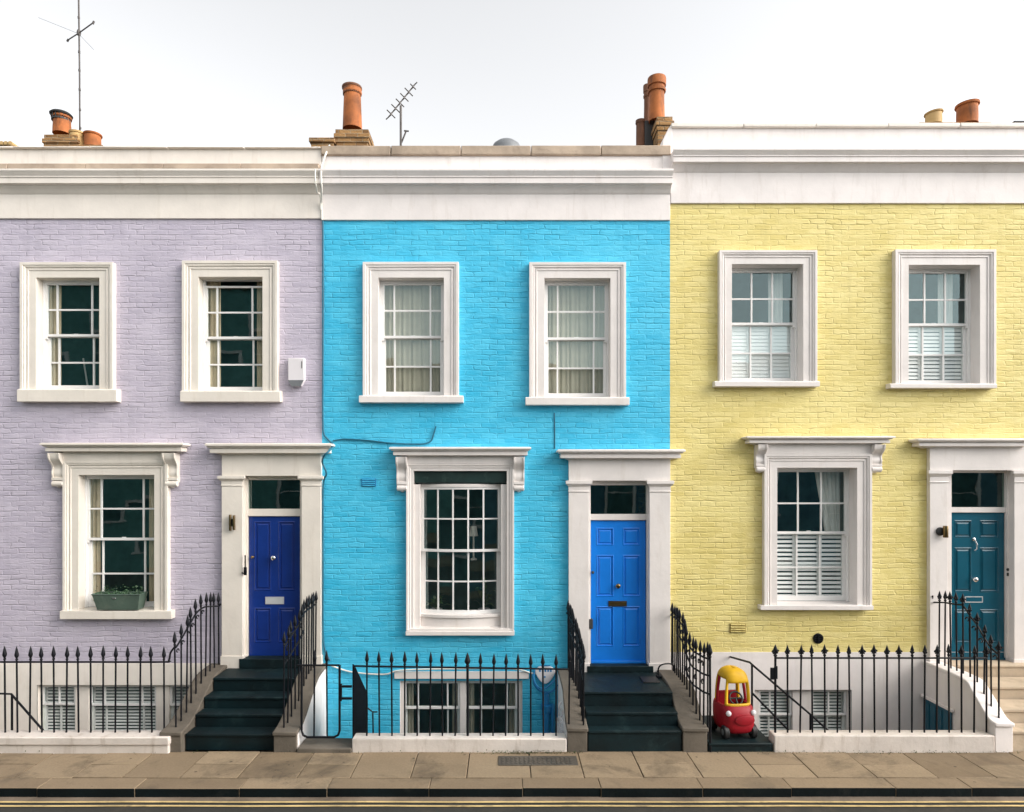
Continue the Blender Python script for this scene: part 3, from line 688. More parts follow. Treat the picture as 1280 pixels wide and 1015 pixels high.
# ---- front steps
def steps(h, x0, x1, levels, fronts, mat, name='front_steps', nose=.018, thr=None):
    """levels: tread heights from the landing down, fronts: distance from the lens of each tread's front edge"""
    mb = MB(); back = -.0
    for k, (z, d) in enumerate(zip(levels, fronts)):
        yf = d - D0; b = 0.06 if k == 0 else fronts[k - 1] - D0 - .03
        mb.box(x0, x1, yf, b, -.02 if k else -.3, z - .035); mb.box(x0 + .003, x1 - .003, yf - nose, b, z - .034, z)
    o = obj(name, mb, mat, h, .007)
    if thr:
        m2 = MB(); m2.box(thr[0], thr[1], -.10, .12, levels[0] + .001, thr[2]); obj('threshold', m2, M['darkstep'] if mat is not M['beigestone'] else mat, h, .008)
    return o
def cheek(h, x0, x1, prof, body, cop, side=None):
    """masonry side wall of the steps: a body under a sloping stone coping"""
    pr = [(y, z - .05) for y, z in prof]
    mb = MB(); mb.prism_x([(0.0, -1.65)] + [(pr[0][0], pr[0][1])] + pr[1:] + [(pr[-1][0], -.03), (pr[-1][0] + .06, -.04), (pr[-1][0] + .06, -1.65)], x0 + .012, x1 - .012)
    o = obj('step_wall', mb, body, h, .006)
    up = list(prof); dn = [(y, z - .049) for y, z in prof]
    up[-1] = (up[-1][0] - .02, up[-1][1]); dn[-1] = (dn[-1][0] - .02, dn[-1][1])
    mb = MB(); mb.prism_x(up + dn[::-1], x0, x1); obj('coping', mb, cop, o, .012)
    return o
def smooth_prof(p, n=5):
    P = [Vector((a, b)) for a, b in p]; out = []
    for i in range(len(P) - 1):
        p0, p1, p2, p3 = P[max(i - 1, 0)], P[i], P[i + 1], P[min(i + 2, len(P) - 1)]
        for k in range(n):
            t = k / n; t2, t3 = t * t, t * t * t
            out.append(tuple(.5 * ((2 * p1) + (p2 - p0) * t + (2 * p0 - 5 * p1 + 4 * p2 - p3) * t2 + (3 * p1 - p0 - 3 * p2 + p3) * t3)))
    out.append(tuple(P[-1])); return out
def zat(prof, y):
    for (a, za), (b, zb) in zip(prof, prof[1:]):
        if min(a, b) <= y <= max(a, b): return za + (zb - za) * ((y - a) / (b - a) if a != b else 0)
    return prof[-1][1]
CL = smooth_prof([(0, .70), (-.45, .67), (-.75, .53), (-1.15, .31), (-1.45, .25)])
CBp = smooth_prof([(0, .63), (-.75, .615), (-.98, .51), (-1.22, .34), (-1.45, .30)])
CY = smooth_prof([(0, .74), (-.85, .74), (-1.05, .63), (-1.32, .40), (-1.45, .36)])
steps(lav, -3.94, -2.83, [.65, .48, .34, .19], [9.22, 8.94, 8.69, 8.42], M['darkstep'], thr=(X(302), X(380), Z(821.5, .0)))
cheek(lav, -4.21, -3.94, CL, M['stone'], M['stone']); cheek(lav, -2.83, -2.53, CL, M['stone'], M['stone'])
steps(blu, 1.03, 2.18, [.594, .42, .26], [8.79, 8.53, 8.34], M['darkstep'], thr=(X(733), X(815), Z(830.5, 0)))
cheek(blu, .766, 1.03, CBp, M['stone'], M['stone']); cheek(blu, 2.18, 2.50, CBp, M['stone'], M['stone'])
steps(yel, 6.24, 7.7, [.73, .57, .41, .245], [9.57, 9.09, 8.66, 8.36], M['beigestone'], thr=None)
cheek(yel, 6.0, 6.24, CY, M['white'], M['white']); cheek(yel, 7.7, 7.95, CY, M['white'], M['white'])
# white faces of the step walls that look on to the blue house's area
def side_face(h, xx, prof, mat, label=None, t=.006):
    mb = MB(); pr = [(y, z - .055) for y, z in prof if y > -1.43]
    mb.prism_x([(-.02, -1.6)] + pr + [(pr[-1][0], -1.6)], xx, xx + t); return obj('painted_face', mb, mat, h, smooth=0)
side_face(lav, -2.542, CL, M['white'], t=.008); side_face(blu, .770, CBp, M['white'], t=.008)

# cupboard door under the yellow steps
mb = MB(); ya, yb, zt_, zb_ = -.06, -.66, .23, -1.5
mb.box(5.985, 6.0, yb, ya, zb_, zt_); vd = obj('vault_door', mb, M['teal'], yel, .003)
mb = MB()
for k in range(4): mb.box(5.975, 5.986, yb + .04 + k * .14, yb + .13 + k * .14, zb_ + .1, zt_ - .05)
obj('door_panel', mb, M['teal'], vd, .003)
mb = MB(); mb.box(5.96, 5.999, yb - .05, ya + .03, zt_ + .003, zt_ + .04); obj('lintel', mb, M['white'], vd, .004)

# ---- small parts of the facades
def air_brick(h, px0, px1, py0, py1, mat):
    x0, x1, z0, z1 = X(px0), X(px1), Z(py1), Z(py0); mb = MB(); mb.m = 1; mb.box(x0, x1, -.012, .0, z0, z1); mb.m = 0; n = 4
    for k in range(n):
        zc = z0 + (k + .5) * (z1 - z0) / n; mb.box(x0 + .012, x1 - .012, -.024, -.012, zc - .007, zc + .007)
    return obj('air_brick', mb, [mat, M['ventslot'] if h is yel else M['bluepipe']], h, .002)  # darker backing colour stands in for the dark open slots
air_brick(blu, 452, 470, 598, 608, M['blue']); air_brick(yel, 912, 932, 779, 791, M['yellow'])
mb = MB(); cx, cz = X(1022.5), Z(798)
mb.lathe([(.075, 0), (.075, -.012), (.06, -.016), (.058, -.006), (.001, -.006)], 24, (cx, 0, cz), axis='y', caps=False)
for k in range(3): mb.box(cx - .05, cx + .05, -.014, -.006, cz - .036 + k * .03, cz - .028 + k * .03)
mb.box(cx - .006, cx + .006, -.02, -.006, cz - .055, cz + .055)
obj('round_vent', mb, M['iron'], yel)

def pipe(name, pts, r, mat, h, n=8): mb = MB(); mb.tube(smooth3(pts), r, n); return obj(name, mb, mat, h, smooth=60)
def smooth3(p, n=5):
    P = [Vector(q) for q in p]; out = []
    for i in range(len(P) - 1):
        p0, p1, p2, p3 = P[max(i - 1, 0)], P[i], P[i + 1], P[min(i + 2, len(P) - 1)]
        for k in range(n):
            t = k / n; out.append(.5 * ((2 * p1) + (p2 - p0) * t + (2 * p0 - 5 * p1 + 4 * p2 - p3) * t * t + (3 * p1 - p0 - 3 * p2 + p3) * t ** 3))
    out.append(P[-1]); return out
def W(px, py, y): return (X(px, y), y, Z(py, y))
pipe('cable', [W(403.6, 276, -.025), W(404.2, 380, -.025), W(403.6, 470, -.025), W(404, 535, -.025), W(409, 548, -.02), W(416, 556, -.03), W(411, 564, -.26), W(405, 570, -.26), W(403, 578, -.12), W(408, 592, -.10), W(404, 610, -.025), W(404, 700, -.025), W(404, 790, -.025), W(407, 815, -.02), W(413, 826, -.02)], .014, M['bluecable'], blu)
pipe('cable', [W(416, 551, -.02), W(430, 549, -.02), W(460, 550.5, -.02), W(490, 554, -.02), W(525, 555, -.02), W(538, 552, -.02), W(542, 543, -.02), W(545, 533, -.02)], .011, M['bluecable'], blu)
pipe('pipe', [W(693, 516, -.006), W(693.5, 540, -.006), W(693.5, 561, -.006)], .008, M['bluecable'], blu)
pipe('cable', [W(414, 832, -.03), W(440, 840, -.03), W(480, 843, -.03), W(500, 838, -.05), W(560, 836, -.05), W(640, 836, -.05), W(668, 842, -.04), W(690, 838, -.04)], .011, M['cable'], blu)
pipe('cable', [W(412, 182, .05), W(407, 193, -.09), W(402, 208, -.1), W(401.5, 221, -.31), W(402, 236, -.27), W(401.8, 255, -.05), W(402.5, 275, -.05)], .014, M['cable'], blu)
pipe('cable', [W(394, 212, -.32), W(394, 222, -.32), W(395, 232, -.3), W(396.5, 240, -.2), W(400, 244, -.10), W(401, 262, -.05)], .011, M['cable'], lav)

# ------------------------------------------------------------------ chimneys, behind the parapets
def brick_stack(h, px0, px1, py0, y, dep, z0=7.2, corbel=True):
    a, b, t = X(px0, y), X(px1, y), Z(py0, y); mb = MB()
    mb.box(a + .04, b - .04, y + .04, y + dep - .04, z0, t - .25)
    for k, (o, q0, q1) in enumerate(((.02, .25, .17), (0, .168, .085), (.025, .083, 0))): mb.box(a + o, b - o, y + o, y + dep - o, t - q0, t - q1)
    return obj('chimney', mb, M['chimbrick'], h, .008)
def pot(parent, pxc, w, py0, py1, y, mat, rims=(.0,), tilt=0, taper=.88, name='chimney_pot'):
    s = (y + D0) / F; r = w * s / 2; z0, z1 = Z(py1, y), Z(py0, y); hgt = z1 - z0; x = X(pxc, y)
    pr = [(r, 0), (r * .98, hgt * .1)]
    pr += [(r * (taper + (1 - taper) * (1 - t)), hgt * t) for t in (.3, .6, .82)]
    pr += [(r * taper, hgt * .86), (r * taper * 1.14, hgt * .885), (r * taper * 1.17, hgt * .93), (r * taper * 1.10, hgt * .96), (r * taper * 1.14, hgt), (r * taper * .85, hgt), (r * taper * .8, hgt * .8)]
    for q in rims: pr = pr[:5] + pr[5:]
    mb = MB(); mb.lathe(pr, 26, (x, y, z0), caps=False)
    if tilt:
        for i, v in enumerate(mb.v):
            f = max(0, (v[2] - z0) / hgt); mb.v[i] = (v[0], v[1], v[2] + tilt * f * (v[0] - x))
    return obj(name, mb, mat, parent, smooth=40)
YC = 3.0
c = brick_stack(lav, 52, 97, 167, YC, .6)
p = pot(c, 77.5, 21, 146, 168, YC + .3, M['terracotta'], taper=.9)
mb = MB(); s = (YC + .3 + D0) / F; cx, cz = X(76.5, YC + .3), Z(150, YC + .3)
for k in range(16):
    a = 2 * math.pi * k / 16; mb.tube([(cx + .155 * math.cos(a), YC + .3 + .155 * math.sin(a), cz - .02), (cx + .17 * math.cos(a), YC + .3 + .17 * math.sin(a), cz + .08)], .011, 5)
mb.lathe([(.19, 0), (.2, .02), (.17, .05), (.05, .075), (.001, .078)], 20, (cx, YC + .3, cz + .075)); mb.lathe([(.165, -.03), (.165, .0), (.15, .0), (.15, -.03)], 20, (cx, YC + .3, cz), caps=False)
obj('cowl', mb, M['soot'], c)
c_low = MB(); c_low.box(X(90, YC - .1), X(128, YC - .1), YC - .1, YC + .5, 7.2, Z(184, YC)); cl2 = obj('chimney', c_low, M['chimbrick'], lav, .01)
pot(cl2, 96.5, 17, 166, 184.5, YC + .15, M['buffpot'], taper=.95); pot(cl2, 116, 19, 168, 184.5, YC + .15, M['terracotta'], taper=.97)
mb = MB(); mb.box(X(-22, YC), X(14, YC), YC, YC + .6, 7.2, Z(180, YC)); cc = obj('chimney', mb, M['chimbrick'], lav, .01)
mb = MB()
for k in range(7): mb.lathe([(.05, 0), (.055, .6)], 10, (X(-20 + k * 5.4, YC), YC, Z(180, YC) + .01), axis='y')
obj('ridge_tile', mb, M['buffpot'], cc)
# between the lavender and blue houses
c = brick_stack(blu, 417, 462, 160.5, YC, .55)
pot(c, 440.5, 24, 112, 162, YC + .28, M['terracotta'], taper=.84)
mb = MB(); mb.lathe([(.172, -.10), (.172, .0), (.19, .02), (.19, .05), (.16, .055), (.15, -.02)], 24, (X(440, YC + .28), YC + .28, Z(112.5, YC + .28)), caps=False); obj('cowl', mb, M['oldpot'], c)
mb = MB(); mb.box(X(389, YC), X(417, YC), YC - .02, YC + .5, 7.2, Z(179, YC)); mb.box(X(387, YC), X(419, YC), YC - .06, YC + .55, Z(179, YC) + .001, Z(173.5, YC)); obj('chimney', mb, M['chimbrick'], blu, .012)
# between the blue and yellow houses
c = brick_stack(yel, 820, 843, 144.5, YC - .4, .5)
mb = MB(); mb.box(X(806, YC), X(826, YC), YC, YC + .6, 7.2, Z(150, YC)); c2 = obj('chimney', mb, M['soot'], blu, .02)
def tall_pot(parent, pxc, w, py0, py1, y, mat):
    s = (y + D0) / F; r = w * s / 2; z0, z1 = Z(py1, y), Z(py0, y); h_ = z1 - z0
    pr = [(r * .86, 0), (r * .80, h_ * .45), (r * .80, h_ * .66), (r * .95, h_ * .67), (r * .98, h_ * .72), (r * .84, h_ * .73), (r * .84, h_ * .80), (r * .98, h_ * .81), (r * 1.0, h_ * .97), (r * .97, h_), (r * .8, h_), (r * .75, h_ * .8)]
    mb = MB(); mb.lathe(pr, 26, (X(pxc, y), y, z0), caps=False); return obj('chimney_pot', mb, mat, parent, smooth=40)
tall_pot(c, 821, 23, 98, 152, YC - .1, M['terracotta']); tall_pot(c2, 809.5, 11, 107, 153, YC + .35, M['oldpot']); pot(c2, 801, 12, 151, 184, YC + .1, M['oldpot'], taper=.95)
# behind the yellow parapet
mb = MB(); mb.box(X(1145, YC), X(1235, YC), YC - .1, YC + .5, 7.2, Z(156, YC)); c = obj('chimney', mb, M['chimbrick'], yel, .01)
pot(c, 1167, 19, 141, 156.5, YC + .15, M['buffpot'], tilt=.08, taper=.97); pot(c, 1209, 24, 130.5, 156.5, YC + .15, M['terracotta'], tilt=.05, taper=.97)
mb = MB(); mb.box(X(1268, YC), X(1300, YC), YC, YC + .4, 7.2, Z(150.5, YC)); obj('chimney', mb, M['slate'], yel, .01)
# round lead-covered roof light
mb = MB(); pr = []; s = (2.2 + D0) / F; rr = 19 * s; zc = Z(186, 2.2)
mb.lathe([(rr, -.4), (rr, -.02), (rr * .96, .01), (rr * .86, rr * .22), (rr * .6, rr * .42), (rr * .3, rr * .5), (.01, rr * .52)], 28, (X(633, 2.2), 2.2, zc)); obj('roof_light', mb, M['lead'], blu, smooth=50)

# ------------------------------------------------------------------ aerials
t = thing('tv_aerial', 'tall thin aerial mast with a small cross dipole beside the left chimney pots', 'aerial', (X(99, YC + .5), YC + .5, 7.3), 'roof aerials')
mb = MB(); y = YC + .5; mb.tube([(X(100.5, y), y, 7.3), (X(99.5, y), y, Z(90, y)), (X(98, y), y, Z(-30, y))], .016, 8)
for py in (22, 65, 88, 112, 137, 160): mb.lathe([(.022, -.02), (.022, .02)], 8, W(98.2 + py * .013, py, y))
obj('mast', mb, M['alu'], t)
mb = MB(); mb.tube([W(84, 50.5, y + .35), W(99, 41, y), W(117, 28, y - .35)], .012, 6); mb.tube([W(84, 52, y + .35), W(85.5, 49, y + .35)], .02, 6); mb.tube([W(116, 30, y - .35), W(117.5, 26.5, y - .35)], .02, 6)
mb.lathe([(.03, -.05), (.04, 0), (.03, .05)], 10, W(98.6, 41, y)); obj('dipole', mb, M['alu'], t)
mb = MB(); mb.tube([W(48, 22, y + .9), W(98, 42, y), W(117, 62, y - .3)], .0035, 5); obj('guy_wire', mb, M['lead'], t)
t = thing('tv_aerial', 'fishbone television aerial tilted upward on a short pole above the blue house', 'aerial', (X(502, YC), YC, 7.3), 'roof aerials')
y = YC; mb = MB(); mb.tube([(X(501, y), y, 7.3), W(501, 132, y)], .022, 8); mb.tube([W(502, 178, y), W(508, 163, y)], .016, 6); mb.tube([W(505, 163.5, y), W(511, 164, y)], .014, 6); obj('mast', mb, M['alu'], t)
mb = MB(); A, B = Vector(W(486, 146, y - .15)), Vector(W(519, 105, y + .25)); mb.tube([A, B], .013, 6); obj('boom', mb, M['alu'], t)
mb = MB(); n = 13; dv = (B - A).normalized()
for k in range(n):
    P = A.lerp(B, k / (n - 1)); q = Vector((.75, .55, .42)) if k % 2 else Vector((.75, -.5, .42)); q = (q - dv * q.dot(dv)).normalized() * (.10 if k < n - 2 else .07)
    mb.tube([P - q, P + q], .011, 5)
obj('element', mb, M['alu'], t)
# ------------------------------------------------------------------ railings
def spear_mesh():
    mb = MB(); mb.lathe([(.0105, -.03), (.016, -.022), (.016, -.012), (.0105, -.004), (.014, .006), (.024, .030), (.0255, .042), (.021, .065), (.012, .110), (.001, .15)], 10, caps=True)
    return mesh_of('spearhead', mb, M['iron'], 50)
def fleur_mesh():
    mb = MB(); mb.lathe([(.010, -.03), (.017, -.02), (.017, -.008), (.010, .0), (.011, .02), (.02, .045), (.021, .06), (.012, .09), (.001, .125)], 10)
    for s in (-1, 1):
        mb.tube([(0, 0, .012), (s * .018, 0, .028), (s * .034, 0, .048), (s * .043, 0, .042), (s * .044, 0, .028)], [.011, .012, .013, .010, .004], 7)
        mb.tube([(0, 0, .012), (0, s * .015, .026), (0, s * .026, .036)], [.010, .010, .005], 6)
    mb.box(-.03, .03, -.008, .008, .008, .020)
    return mesh_of('spearhead', mb, M['iron'], 50)
def bar_mesh():
    mb = MB(); n = 8
    mb.lathe([(.0108, 0), (.0108, 1)], n); return mesh_of('bar', mb, M['iron'], 50)
SPEAR, FLEUR, BAR = spear_mesh(), fleur_mesh(), bar_mesh()
def put_bar(root, x, y, z0, ztip, head, hl, thick=1.0, parent_local=False):
    b = bpy.data.objects.new('bar', BAR); col.objects.link(b); b.location = (x, y, z0); b.scale = (thick, thick, ztip - hl - z0)
    b.rotation_euler = (R(random.uniform(-.7, .7)), R(random.uniform(-.6, .6)), random.uniform(0, 1))
    b.parent = root; b.matrix_parent_inverse = Matrix.Translation(-root.location)
    h = bpy.data.objects.new('spearhead', head); col.objects.link(h); h.parent = b
    k = ztip - hl - z0; h.location = (0, 0, 1.0); h.scale = (1, 1, 1.0 / k)
    h.rotation_euler = (0, 0, 0)
    return b
def rail(root, pts, w=.012, h=.007, name='rail', sm=True):
    mb = MB(); mb.tube(smooth3(pts, 4) if sm else pts, w, 6); return obj(name, mb, M['iron'], root, smooth=50)
def scroll(root, c, s, sx=1, ax='x'):
    """a small wrought iron scroll between bars"""
    pts = []
    for k in range(16):
        a = k / 15 * 4.6; r = s * (1 - k / 15 * .78); u, w_ = r * math.cos(a) * sx, r * math.sin(a)
        pts.append((c[0] + u, c[1], c[2] + w_) if ax == 'x' else (c[0], c[1] + u, c[2] + w_))
    mb = MB(); mb.tube(pts, .008, 6); return obj('scroll', mb, M['iron'], root, smooth=50)
YR = -1.35
G_R = 'black iron railings in front of the houses'
# lavender front railing, returning up the left side of its steps
rl = thing('railing', 'black spearhead railing before the lavender house, sweeping up beside its steps', 'railing', (-5.5, YR, .18), G_R)
px = [6.6 + 15.28 * k for k in range(-3, 14)]
ztip, zr = Z(807, YR), Z(827.5, YR)
for q in px: put_bar(rl, X(q, YR), YR, .17, ztip + random.uniform(-.006, .006), SPEAR, .15)
xs_l = -4.07
stair = []
for q, ty in zip([273.5, 268, 262.5, 257, 251.6, 245, 239, 233, 226.5, 220], [740, 740, 740, 740, 741.5, 748, 758, 768, 779, 789]):
    d = F * -xs_l / (630 - q); y = d - D0; stair.append((y, min(Z(ty, y), 1.80)))
for y, z in stair: put_bar(rl, xs_l, y, zat(CL, y) - .01, z, SPEAR, .15)
rail(rl, [(X(-45, YR), YR, zr), (X(100, YR), YR, zr), (X(203, YR), YR, zr), (X(211, YR), YR, zr + .02), (X(213, YR), YR, zr + .11), (X(217, YR), YR, zr + .17), (xs_l, YR + .01, zr + .2)] + [(xs_l, y, z - .2) for y, z in stair[::-1]] + [(xs_l, -.01, 1.55)])
for y, z in stair[4:]: scroll(rl, (xs_l, y + .04, z - .26), .04, 1, 'y')
# right side of the lavender steps
rl = thing('railing', 'black stair railing between the navy door and the bright blue wall', 'railing', (-2.68, -.7, .5), G_R)
stair2 = []
for k in range(12):
    y = -.10 - k * .113; z = 1.76 if y > -.62 else 1.76 - (-.62 - y) * .42; stair2.append((y, z)); put_bar(rl, -2.68 - (0.0 if k < 7 else .012 * (k - 7)), y, zat(CL, y) - .01, z, SPEAR, .15)
rail(rl, [(-2.68, .0, 1.55)] + [(-2.68 - (0.0 if k < 7 else .012 * (k - 7)), y, z - .2) for k, (y, z) in enumerate(stair2)])
rail(rl, [(-2.68 - (0.0 if k < 7 else .012 * (k - 7)), y, z - .42) for k, (y, z) in enumerate(stair2) if k > 4])
for k in (6, 8, 10): scroll(rl, (-2.70 - .012 * max(0, k - 7), stair2[k][0] + .05, stair2[k][1] - .31), .055, 1, 'y')
# area gate of the blue house
gt = thing('area_gate', 'black iron gate with a rounded frame standing before the blue basement steps', 'gate', (X(400, YR), YR, .1))
zg1, zg0 = Z(831.5, YR), Z(921.5, YR)
mb = MB(); gx0, gx1 = X(377, YR), X(424.5, YR)
mb.tube([(gx0, YR, zg1), (gx0, YR, zg0 + .08), (gx0 + .02, YR, zg0 + .025), (gx0 + .07, YR, zg0), (gx1 - .07, YR, zg0), (gx1 - .02, YR, zg0 + .025), (gx1, YR, zg0 + .08), (gx1, YR, zg1)], .015, 8)
obj('gate_frame', mb, M['iron'], gt, smooth=50)
for q in (392.5, 409): put_bar(gt, X(q, YR), YR, zg0, Z(812, YR), SPEAR, .15)
mb = MB(); mb.tube([(gx0 - .06, YR, zg1), (gx1, YR, zg1)], .012, 6); obj('rail', mb, M['iron'], gt)
mb = MB(); zz1, zz0 = Z(858, YR), Z(873, YR)
mb.box(gx1 + .012, gx1 + .028, YR - .02, YR + .02, zz0 - .03, zz1 + .03); mb.box(gx1 + .028, X(440, YR), YR - .012, YR + .012, zz1 - .014, zz1 + .014); mb.box(gx1 + .028, X(440, YR), YR - .012, YR + .012, zz0 - .014, zz0 + .014); obj('latch', mb, M['iron'], gt, .003)
# blue front railing with the black sheet-iron side of the area stair, returning up the left side of the steps
rl = thing('railing', 'black spearhead railing before the blue basement window, turning up beside the azure door', 'railing', (-.5, YR, .15), G_R)
zt0, zt1 = Z(813, YR), Z(817.5, YR); zr0, zr1 = Z(832.5, YR), Z(836.5, YR)
for k in range(16):
    q = 458.5 + 15.77 * k; f = k / 15; put_bar(rl, X(q, YR), YR, .135, zt0 + (zt1 - zt0) * f + random.uniform(-.005, .005), SPEAR, .15, 1.5 if k == 8 else 1.0)
put_bar(rl, X(711, YR), YR, .28, zt1 - .03, SPEAR, .05)
rail(rl, [(X(441, YR), YR, zr0), (X(580, YR), YR, (zr0 + zr1) / 2), (X(711, YR), YR, zr1)], sm=False)
mb = MB(); mb.prism_x([(YR, .12), (-.47, -.2), (-.47, .36), (-.60, .50), (YR + .06, 1.02), (YR, 1.05)], X(441, YR) - .006, X(441, YR) + .012); obj('stair_side', mb, M['sheet'], rl, .003)
stair3 = []
for k in range(14):
    y = -.08 - k * .100; z = 1.62 if y > -.55 else max(1.62 - (-.55 - y) * .46, 1.26); stair3.append((.915 + .065 * min(1, max(0, (-.5 - y) / .6)), y, z)); put_bar(rl, stair3[-1][0], y, zat(CBp, y) - .01, z, SPEAR, .15)
rail(rl, [(.90, .0, 1.42)] + [(x, y, z - .2) for x, y, z in stair3])
rail(rl, [(x, y, z - .40) for x, y, z in stair3 if y < -.3])
for k in range(4, 13, 1): scroll(rl, (stair3[k][0], stair3[k][1] + .05, stair3[k][2] - .30), .05, 1 if k % 2 else -1, 'y')
# right side of the blue steps
rl = thing('railing', 'black scrolled stair railing between the azure door and the toy car', 'railing', (2.42, -.7, .5), G_R)
stair4 = []
for k in range(14):
    y = -.06 - k * .100; f = max(0, (-.75 - y) / .65); z = 1.59 if y > -.62 else max(1.59 - (-.62 - y) * .66, 1.33)
    stair4.append((2.39 + .085 * min(1, f) ** 1.4, y, z)); put_bar(rl, stair4[-1][0], y, zat(CBp, y) - .01, z, SPEAR, .15)
xe = X(888, -1.44); put_bar(rl, xe, -1.44, .0, 1.33, SPEAR, .15, 1.3); put_bar(rl, xe + .004, -1.32, .08, 1.33, SPEAR, .15)
rail(rl, [(2.36, .0, 1.40), ] + [(x, y, z - .19) for x, y, z in stair4] + [(xe, -1.44, 1.13)])
rail(rl, [(x, y, z - .40) for x, y, z in stair4 if y < -.3] + [(xe, -1.44, .93)])
rail(rl, [(x, y, z - .62) for x, y, z in stair4 if y < -.7] + [(xe, -1.44, .70)])
for k in range(5, 14): scroll(rl, (stair4[k][0], stair4[k][1] + .05, stair4[k][2] - .29), .05, 1 if k % 2 else -1, 'y')
for k in (9, 11, 13): scroll(rl, (stair4[k][0], stair4[k][1] + .05, stair4[k][2] - .52), .06, -1, 'y')
# yellow front railing, returning up beside the teal door
rl = thing('railing', 'black railing with cross-shaped finials before the white yellow-house basement', 'railing', (4.8, YR, .2), G_R)
ztip, zr = Z(805.5, YR), Z(822.5, YR)
for k in range(18): put_bar(rl, X(969 + 15.53 * k, YR), YR, .0 if k == 0 else .185, ztip + random.uniform(-.006, .006), FLEUR, .125, 1.35 if k == 0 else 1.0)
rail(rl, [(X(969, YR), YR, zr), (X(1233, YR), YR, zr)], sm=False)
mb = MB(); mb.box(X(967, YR), X(971, YR), YR - .03, YR - .010, Z(848, YR), Z(832, YR)); mb.box(X(962, YR), X(967, YR), YR - .026, YR - .012, Z(849, YR), Z(834, YR)); obj('latch', mb, M['iron'], rl, .004)
stair5 = []
for q, ty in zip([1166.6, 1173.8, 1181, 1188.7, 1196, 1204, 1212.8, 1221.5, 1230, 1239, 1248.5], [738, 738, 738, 739, 740, 741, 754, 765, 780, 793, 801]):
    d = F * 6.13 / (q - 630); y = d - D0; stair5.append((y, min(Z(ty, y), 1.82)))
for y, z in stair5: put_bar(rl, 6.13, y, zat(CY, max(y, -1.44)) - .01, z, FLEUR, .125)
rail(rl, [(6.13, -.0, 1.59)] + [(6.13, y, z - .17) for y, z in stair5])
for k in range(6, 11): scroll(rl, (6.13, stair5[k][0] + .05, stair5[k][1] - .23), .045, 1, 'y')
# ------------------------------------------------------------------ low walls at the pavement
def low_wall(label, x0, x1, y0, zt_, coping=None):
    t = thing('low_wall', label, 'wall', ((x0 + x1) / 2, y0, 0), 'low walls along the pavement')
    mb = MB(); n = 14; zc = zt_ - (coping or 0)
    mb.box(x0, x1, y0, y0 + .2, -1.65, zc - .001); obj('wall', mb, M['plinth'], t, .012)
    if coping: mb = MB(); mb.box(x0 - .0, x1 + .012, y0 - .022, y0 + .22, zc, zt_); obj('coping', mb, M['plinth'], t, .014)
    return t
low_wall('long white low wall with a thin coping under the lavender railing', -9.2, -4.085, -1.49, .205, .10)
low_wall('short weathered off-white low wall under the blue house railing', X(440, -1.45), X(708.5, -1.45), -1.45, .165)
low_wall('white low wall under the cross-topped railing of the yellow house', X(968, -1.45), 6.0, -1.46, .205)
# ------------------------------------------------------------------ basement areas
mb = MB(); mb.box(-9.2, 9.6, -1.3, .1, -1.75, -1.62); struct('area_floor', mb, M['areafloor'])
t = thing('area_steps', 'dark stone steps going down behind the small iron gate', 'steps', (-2.2, -1.2, 0))
mb = MB(); xa, xb = -2.525, X(440, -1.45) - .003
mb.box(xa, xb, -1.47, -1.12, -1.6, .05); 
for k in range(5): mb.box(xa, xb, -1.12 + .2 * k, -.915 + .2 * k, -1.6, -.14 - .18 * k)
obj('tread', mb, M['stone'], t, .01)
t = thing('area_steps', 'dark landing and steps under the toy car, leading down to the yellow basement', 'steps', (3.0, -1.2, 0))
mb = MB(); xa, xb = 2.502, X(967, -1.46)
mb.box(xa, xb - .003, -1.44, -.45, -1.6, .075); mb.box(xa, xb - .003, -1.455, -.46, .076, .11)
for k in range(6): mb.box(xb + .24 * k, xb + .24 * (k + 1) - .002, -1.22, -.72, -1.6, -.08 - .18 * k)
obj('tread', mb, M['darkstep'], t, .01)
# hand rails in the areas
def hand_rail(label, paths, r=.014):
    t = thing('hand_rail', label, 'handrail', paths[0][0], 'handrails of the basement steps')
    for p in paths: mb = MB(); mb.tube(p, r, 8); obj('rail', mb, M['iron'], t, smooth=50)
    return t
y = -.95
hand_rail('thin black handrail descending in front of the lavender basement blinds', [[W(-30, 866, y), W(14, 867.5, y), W(53, 912, y), (X(53, y) + .35, y, Z(912, y) - .42)], [W(15, 868, y), (X(15, y), y, -.4)]])
y = -.5
hand_rail('small black handrail behind the gate beside the blue basement window', [[W(458, 884, y), W(466, 890, y), (X(467, y), y, -.5)], [W(466, 890, y), (X(466, y), -.2, Z(890, y) - .1)]], .011)
y = -.87
hand_rail('black handrail with a tall post descending beside the red and yellow toy car',
          [[(X(940, y), -.02, Z(823, -.1)), (X(940, y), y + .08, Z(831, y) + .01), W(941, 831.5, y), W(1013, 893, y), (X(1013, y) + .3, y, Z(893, y) - .27)], [W(940, 831, y), (X(940, y), y, .1)], [W(940, 866, y), W(982, 909, y), (X(982, y) + .35, y, Z(909, y) - .33)], [W(1013, 893, y), (X(1013, y), y, -.7)]])

